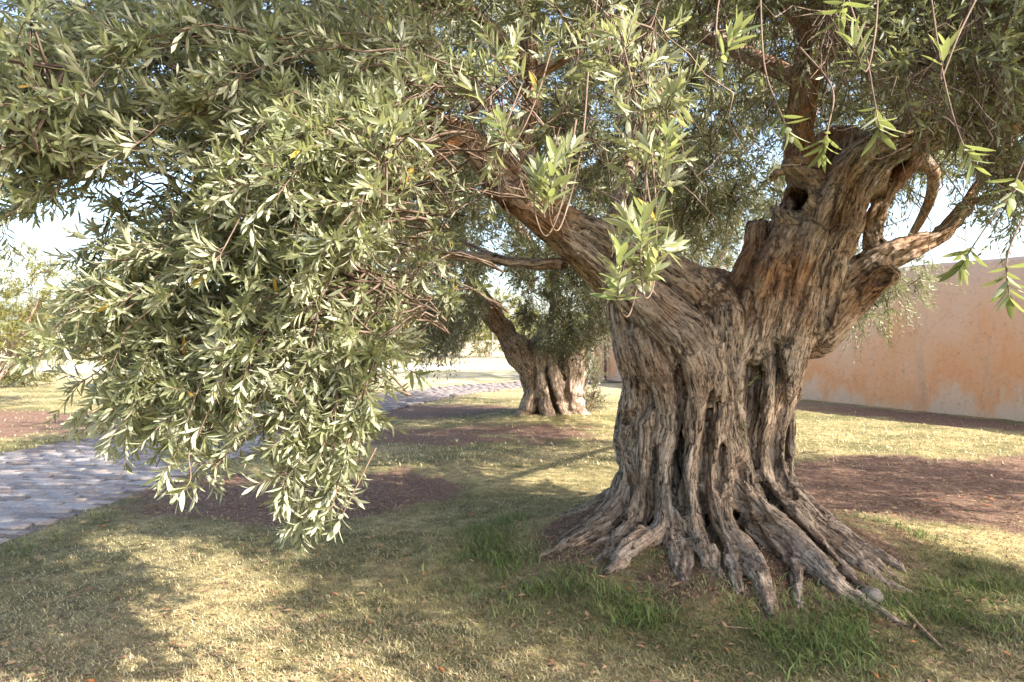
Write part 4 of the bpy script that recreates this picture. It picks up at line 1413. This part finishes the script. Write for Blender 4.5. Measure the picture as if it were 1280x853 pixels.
v2 = v2 + n2 * (0.05 * fbm(b2 * np.array([10, 10, 2.5]), 3, 51) + 0.05 * fbm(v2 * 4, 3, 52))[:, None]
obj("trunk", v2, q2, M['bark_far'], tree2, {"bark": b2})
for rows in ([(590, 352, 12.1, 8), (570, 310, 12.0, 7), (530, 270, 11.8, 5), (490, 250, 11.6, 3)],
             [(606, 385, 12.1, 8), (570, 370, 11.8, 6), (530, 375, 11.5, 4)],
             [(690, 342, 12.7, 8), (690, 280, 12.4, 8), (720, 210, 12.5, 6), (740, 150, 12.6, 4)],
             [(752, 382, 12.1, 8), (780, 330, 12.0, 7), (820, 290, 11.9, 5), (850, 280, 11.8, 3)],
             [(690, 342, 12.7, 7), (640, 270, 12.6, 7), (610, 190, 12.9, 5)]):
    limb(rows, parent=tree2, mat=M['bark_far'], sides=8, n=18, wig=0.06)
AN2 = anchors(LIMBS, 1)
cr2 = Crown(rng)
kw = dict(an=AN2, crown=cr2, centre=(0.6, 12.3, 2.0), maxlink=1.2)
clusters(zone(150, [(495, 330), (560, 300), (620, 330), (610, 400), (570, 440), (520, 440), (490, 400)], 10.6, 12.6, rng), 8, 0.36, 8, 0.085, 0, up=-0.3, droop=-0.4, tint=(0.0, 0.7), **kw)
clusters(zone(150, [(640, 330), (760, 330), (765, 410), (735, 430), (700, 440), (668, 436), (650, 390)], 11.0, 12.2, rng), 8, 0.32, 8, 0.080, 0, up=0.0, droop=-0.3, tint=(0.1, 0.9), **kw)
clusters(zone(330, [(480, 150), (860, 180), (880, 330), (760, 340), (620, 340), (490, 340)], 10.8, 14.2, rng), 8, 0.40, 8, 0.10, 0, up=0.0, droop=-0.3, tint=(0.1, 1.0), **kw)
clusters(ell(150, (0.7, 12.4, 3.8), (2.8, 2.5, 1.4), rng, 0.3), 8, 0.38, 8, 0.09, 0, up=0.2, tint=(0.1, 1.0), wr=0.24, **kw)
cr2.build(tree2, M['leaf_far'])

# ------------------------------------------------------------------ shrubs and trees round about
def bush(name, label, cat, c, r, n, leaf, size, mat, group=None, trunk_h=0.0, per=7, seed=0, tint=(0.1, 1.0), lo=0.35):
    g = np.random.default_rng(900 + seed)
    z0 = 0.0
    root = empty(name, (c[0], c[1], z0), label, cat, group)
    cw = Crown(g)
    C = ell(n, c, r, g, lo)
    C[:, 2] = np.maximum(C[:, 2], 0.12)
    base = np.array([c[0], c[1], max(0.05, trunk_h)])
    stem_n = 7
    acc = Acc()
    if trunk_h > 0:
        tc = catmull(np.array([[c[0], c[1], -0.05, 0.16], [c[0] + 0.05, c[1], trunk_h * 0.6, 0.12], [c[0], c[1], trunk_h, 0.10]]), 10)
        v, f, b = sweep(tc[:, :3], tc[:, 3], 8, 0.12, seed)
        acc.add(v, f, bark=b)
    A0 = []
    for k in range(stem_n):
        e = np.array(c) + unit(g.normal(size=3)) * np.array(r) * 0.55
        e[2] = max(e[2], 0.3)
        s_ = base + g.normal(0, 0.05, 3) * np.array([1, 1, 0])
        m = (s_ + e) / 2 + g.normal(0, 0.1, 3)
        cc = catmull(np.array([s_, m, e]), 9)
        v, f, b = sweep(cc, np.linspace(0.05, 0.015, 9) * (1.4 if trunk_h else 0.5), 5, 0.1, seed + k)
        acc.add(v, f, bark=b)
        A0.append(cc[3:])
    acc.build("trunk" if trunk_h else "stems", M['bark_far'], root)
    an = np.concatenate(A0)
    A = rooted(C, an)
    cl = cw.branchlets(A, C, 0.05 * np.ones(n), 0.008, 0.003, sides=3)
    o = unit(C - np.array([c[0], c[1], c[2] * 0.6]))
    p0 = cl[np.arange(n)[:, None], g.integers(3, 6, (n, per))].reshape(-1, 3)
    d0 = unit(np.repeat(o, per, 0) * 0.7 + np.array([0, 0, 0.35]) + g.normal(0, 0.5, (n * per, 3)))
    cw.shoots(p0, d0, leaf * (0.6 + 0.8 * g.random(n * per)), np.tile([0, 0, -0.15], (n * per, 1)), 7, size, 0, tint, 0.26, 0.003)
    cw.build(root, mat, "crown")
    return root


bush("shrub", "loose grey-green shrub at the right foot of the distant olive", "shrub", (1.26, 12.7, 0.55), (0.34, 0.5, 0.55), 46, 0.26, 0.055, M['leaf_far'], seed=1, tint=(0.3, 1.0))
G = "trees and bushes in the field beyond"
bush("broadleaf_tree", "yellow-green bushy tree at the left edge beyond the path", "tree", (-10.2, 14.0, 1.9), (1.9, 1.8, 1.35), 150, 0.34, 0.085, M['leaf_bush'], G, 0.5, seed=3, tint=(0.3, 1.0))
bush("bush", "low dark green bush below the yellow-green tree at left edge", "bush", (-13.5, 20.0, 0.35), (0.9, 0.8, 0.4), 40, 0.3, 0.09, M['leaf_bush'], G, seed=4, tint=(0.0, 0.5))
for q, (px, d, z, rx_, rz_, lab) in enumerate([
        (470, 40, 1.6, 3.2, 1.6, "round olive bush beyond the fence just left of the foliage gap"),
        (545, 44, 1.3, 2.6, 1.2, "low pale bush beyond the fence in the middle of the gap"),
        (610, 42, 1.9, 2.8, 1.8, "taller bush beyond the fence beside the distant olive's trunk"),
        (250, 42, 2.0, 4.0, 1.9, "wide dusty bush beyond the fence behind the hanging foliage"),
        (90, 40, 1.6, 3.0, 1.5, "dusty bush far off just right of the yellow-green tree"),
        (-40, 38, 2.4, 3.6, 2.2, "large dusty bush far off at the left edge")]):
    bush("bush", lab, "bush", ((px - 640) / F * d, d, z), (rx_, 2.0, rz_), 90, 0.6, 0.22, M['leaf_bush'], G, seed=10 + q, tint=(0.2, 1.0), per=6)

bush("olive_tree", "tall olive tree standing behind the orange wall, seen between the big limbs", "tree", (5.6, 21.2, 4.7), (4.7, 2.4, 2.6), 320, 0.5, 0.13, M['leaf_far'], "old olive trees round the lawn", 2.4, seed=31, per=9, tint=(0.2, 1.0), lo=0.2)
# far-off scrub closing the horizon
g = np.random.default_rng(5)
n = 5000
hx = g.uniform(-260, 260, n); hy = 120 + 40 * g.random(n)
hz = 4.5 * g.random(n) * (0.5 + 0.5 * (fbm(np.c_[hx * 0.03, 0 * hx, 0 * hx], 3, 60) + 1))
d = unit(g.normal(size=(n, 3)))
nn = unit(np.cross(d, g.normal(size=(n, 3))))
v, f, kv = leaf_arrays(np.c_[hx, hy, hz], d, nn, np.full(n, 2.6), 0.7)
tag(obj("distant_scrub", v, f, M['leaf_bush'], None, {"tint": np.repeat(g.random(n) * 0.9, kv)}, smooth=False), kind="stuff")

# wire fence beyond
FY = 27.5
fence = empty("wire_fence", (-6, FY, 0), "thin wire fence on grey posts beyond the far dirt strip", "fence")
for x in np.arange(-22, 8.1, 1.25):
    v, f, b = sweep(np.array([[x, FY, -0.1], [x, FY, 0.8], [x + 0.01, FY, 1.55]]), [0.028] * 3, 6)
    obj("post", v, f, M['wire'], fence, {"bark": b})
for z in (0.25, 0.55, 0.85, 1.15, 1.45):
    v, f, b = sweep(np.array([[-22, FY - 0.03, z], [-8, FY - 0.03, z - 0.02], [8, FY - 0.03, z]]), [0.006] * 3, 4)
    obj("wire", v, f, M['wire'], fence, {"bark": b})

# ------------------------------------------------------------------ grass, litter, sticks
def green_mask(x, y):
    r = np.hypot(x - TREE[0], y - TREE[1])
    p = np.stack([x, y, 0 * x], 1)
    n = fbm(p * 1.6, 3, 90)
    g1 = np.exp(-((r - 1.55) / 0.35) ** 2) * (y < 5.6)
    g2 = 0.9 * np.exp(-(((x - 0.1) / 1.1) ** 2 + ((y - 4.1) / 0.8) ** 2))
    g3 = 0.8 * np.exp(-((path_d(x, y) - 0.35) / 0.35) ** 2)
    g4 = 0.20 * ((x > -2) & (y > 4.0) & (y < 7))
    return np.clip(np.maximum.reduce([g1, g2, g3, g4]) + 0.45 * n * np.clip((11 - y) / 4, 0.3, 1), 0, 1)


def blades(n, ylo, yhi, hgt, wid, rng, power=2.0, accept=None, lean=0.6):
    u_ = rng.random(n)
    yy = 1.0 / ((1 / ylo) * (1 - u_) + (1 / yhi) * u_) if power == 2 else ylo + (yhi - ylo) * u_
    xx = rng.uniform(-0.85, 0.85, n) * yy
    m = (path_d(xx, yy) > rng.normal(-0.03, 0.05, n))
    m &= rng.random(n) > np.where(np.hypot(xx - TREE[0], yy - TREE[1]) < 1.7, 0.62, 0.93) * mulch_shade_mask(xx, yy) ** 0.8
    if accept is not None: m &= rng.random(n) < accept(xx, yy)
    r = np.hypot(xx - TREE[0], yy - TREE[1])
    m &= r > 0.6
    xx, yy = xx[m], yy[m]
    n = len(xx)
    zz_ = ground_z(xx, yy) - 0.004
    g_ = green_mask(xx, yy)
    h = hgt * (0.5 + rng.random(n)) * (0.8 + 0.4 * g_)
    a = rng.uniform(0, 2 * math.pi, n)
    ln_ = rng.uniform(0.1, lean, n) + 0.15
    d = np.stack([np.cos(a) * ln_, np.sin(a) * ln_, np.ones(n)], 1)
    d = unit(d)
    w = np.stack([-np.sin(a + rng.normal(0, 0.8, n)), np.cos(a), 0 * a], 1)
    b = np.stack([xx, yy, zz_], 1)
    hw = (wid * (0.6 + 0.8 * rng.random(n)))[:, None]
    mid = b + d * (h * 0.55)[:, None]
    tip = b + d * h[:, None] + np.stack([np.cos(a), np.sin(a), -0.5 + 0 * a], 1) * (h * 0.35)[:, None]
    v = np.stack([b - w * hw, b + w * hw, mid + w * hw * 0.7, mid - w * hw * 0.7, tip], 1).reshape(-1, 3)
    o = (np.arange(n) * 5)[:, None]
    tri = np.array([[0, 1, 2], [0, 2, 3], [3, 2, 4]])
    f = (tri[None] + o[:, :, None]).reshape(-1, 3)
    straw = np.array([0.54, 0.465, 0.275]); tan_ = np.array([0.28, 0.22, 0.125]); grn = np.array([0.105, 0.125, 0.045]); olv = np.array([0.20, 0.180, 0.085])
    k = rng.random((n, 1))
    dryc = straw * k + tan_ * (1 - k)
    grc = grn * k + olv * (1 - k)
    gg = np.clip(g_ * 1.15 + rng.normal(0, 0.18, n), 0, 1)[:, None]
    c = dryc * (1 - gg) + grc * gg
    c = c * (0.75 + 0.5 * rng.random((n, 1)))
    return v, f, np.repeat(c, 5, 0)


g = np.random.default_rng(21)
acc = Acc()
v, f, c = blades(172000, 2.7, 9.0, 0.028, 0.0024, g, lean=1.1)
acc.add(v, f, col=c)
v, f, c = blades(30000, 8.0, 22.0, 0.055, 0.006, g, lean=1.0)
acc.add(v, f, col=c)
tag(acc.build("grass", M['grass'], None, smooth=False), "short dry lawn grass, straw and green", kind="stuff")
acc = Acc()
v, f, c = blades(90000, 2.9, 6.2, 0.062, 0.0030, g, lean=0.7, accept=lambda x, y: np.clip((np.exp(-((np.hypot(x - TREE[0], y - TREE[1]) - 1.5) / 0.28) ** 2) * (y < 5.6) + 0.25 * np.exp(-((path_d(x, y) - 0.2) / 0.2) ** 2)) * np.clip(fbm(np.stack([x, y, 0 * x], 1) * 3.2, 2, 95) * 3.6 + 0.15, 0, 1), 0, 1))
acc.add(v, f, col=c * np.array([0.90, 1.16, 0.80]))
tag(acc.build("grass_tufts", M['grass'], None, smooth=False), "taller green grass tufts round the tree's mound", kind="stuff")

# fallen leaves and bark crumbs
n = 17000
u_ = g.random(n)
yy = 1.0 / ((1 / 2.8) * (1 - u_) + (1 / 9.5) * u_)
xx = g.uniform(-0.8, 0.8, n) * yy
m = g.random(n) < 0.18 + 0.82 * mulch_shade_mask(xx, yy)
m &= np.hypot(xx - TREE[0], yy - TREE[1]) > 0.55
xx, yy = xx[m], yy[m]; n = len(xx)
a = g.uniform(0, 6.28, n)
d = unit(np.stack([np.cos(a), np.sin(a), g.normal(0, 0.2, n)], 1))
nn = unit(np.stack([g.normal(0, 0.35, n), g.normal(0, 0.35, n), np.ones(n)], 1))
nn = unit(nn - d * (nn * d).sum(1, keepdims=True))
v, f, kv = leaf_arrays(np.stack([xx, yy, ground_z(xx, yy) + 0.012], 1), d, nn, g.uniform(0.03, 0.065, n), 0.3)
k = g.random((n, 1))
c = np.array([0.30, 0.20, 0.11]) * k + np.array([0.13, 0.075, 0.045]) * (1 - k)
red = g.random(n) < 0.05
c[red] = np.array([0.40, 0.15, 0.05])
tag(obj("leaf_litter", v, f, M['litter'], None, {"col": np.repeat(c, kv, 0)}, smooth=False), "fallen dry olive leaves scattered over lawn and bare soil", kind="stuff")


def stick(rows, r0, r1, label, name="fallen_stick"):
    a = []
    for px, py in rows:
        Yg = (CH - 0.03) * F / (py - HY)
        x = (px - 640) / F * Yg
        a.append([x, Yg, float(ground_z(np.array([x]), np.array([Yg]))[0]) + r0 * 1.2])
    cc = catmull(np.array(a), 14)
    v, f, b = sweep(cc, np.linspace(r0, r1, 14), 6, 0.15, 3)
    return tag(obj(name, v, f, M['stick'], None, {"bark": b}), label, "stick")


stick([(1118, 762), (1150, 786), (1178, 812)], 0.012, 0.007, "straight bare stick lying in the grass right of the pale stone")
stick([(905, 796), (980, 798), (1062, 806)], 0.005, 0.003, "long thin dry twig lying across the grass below the roots", "fallen_twig")
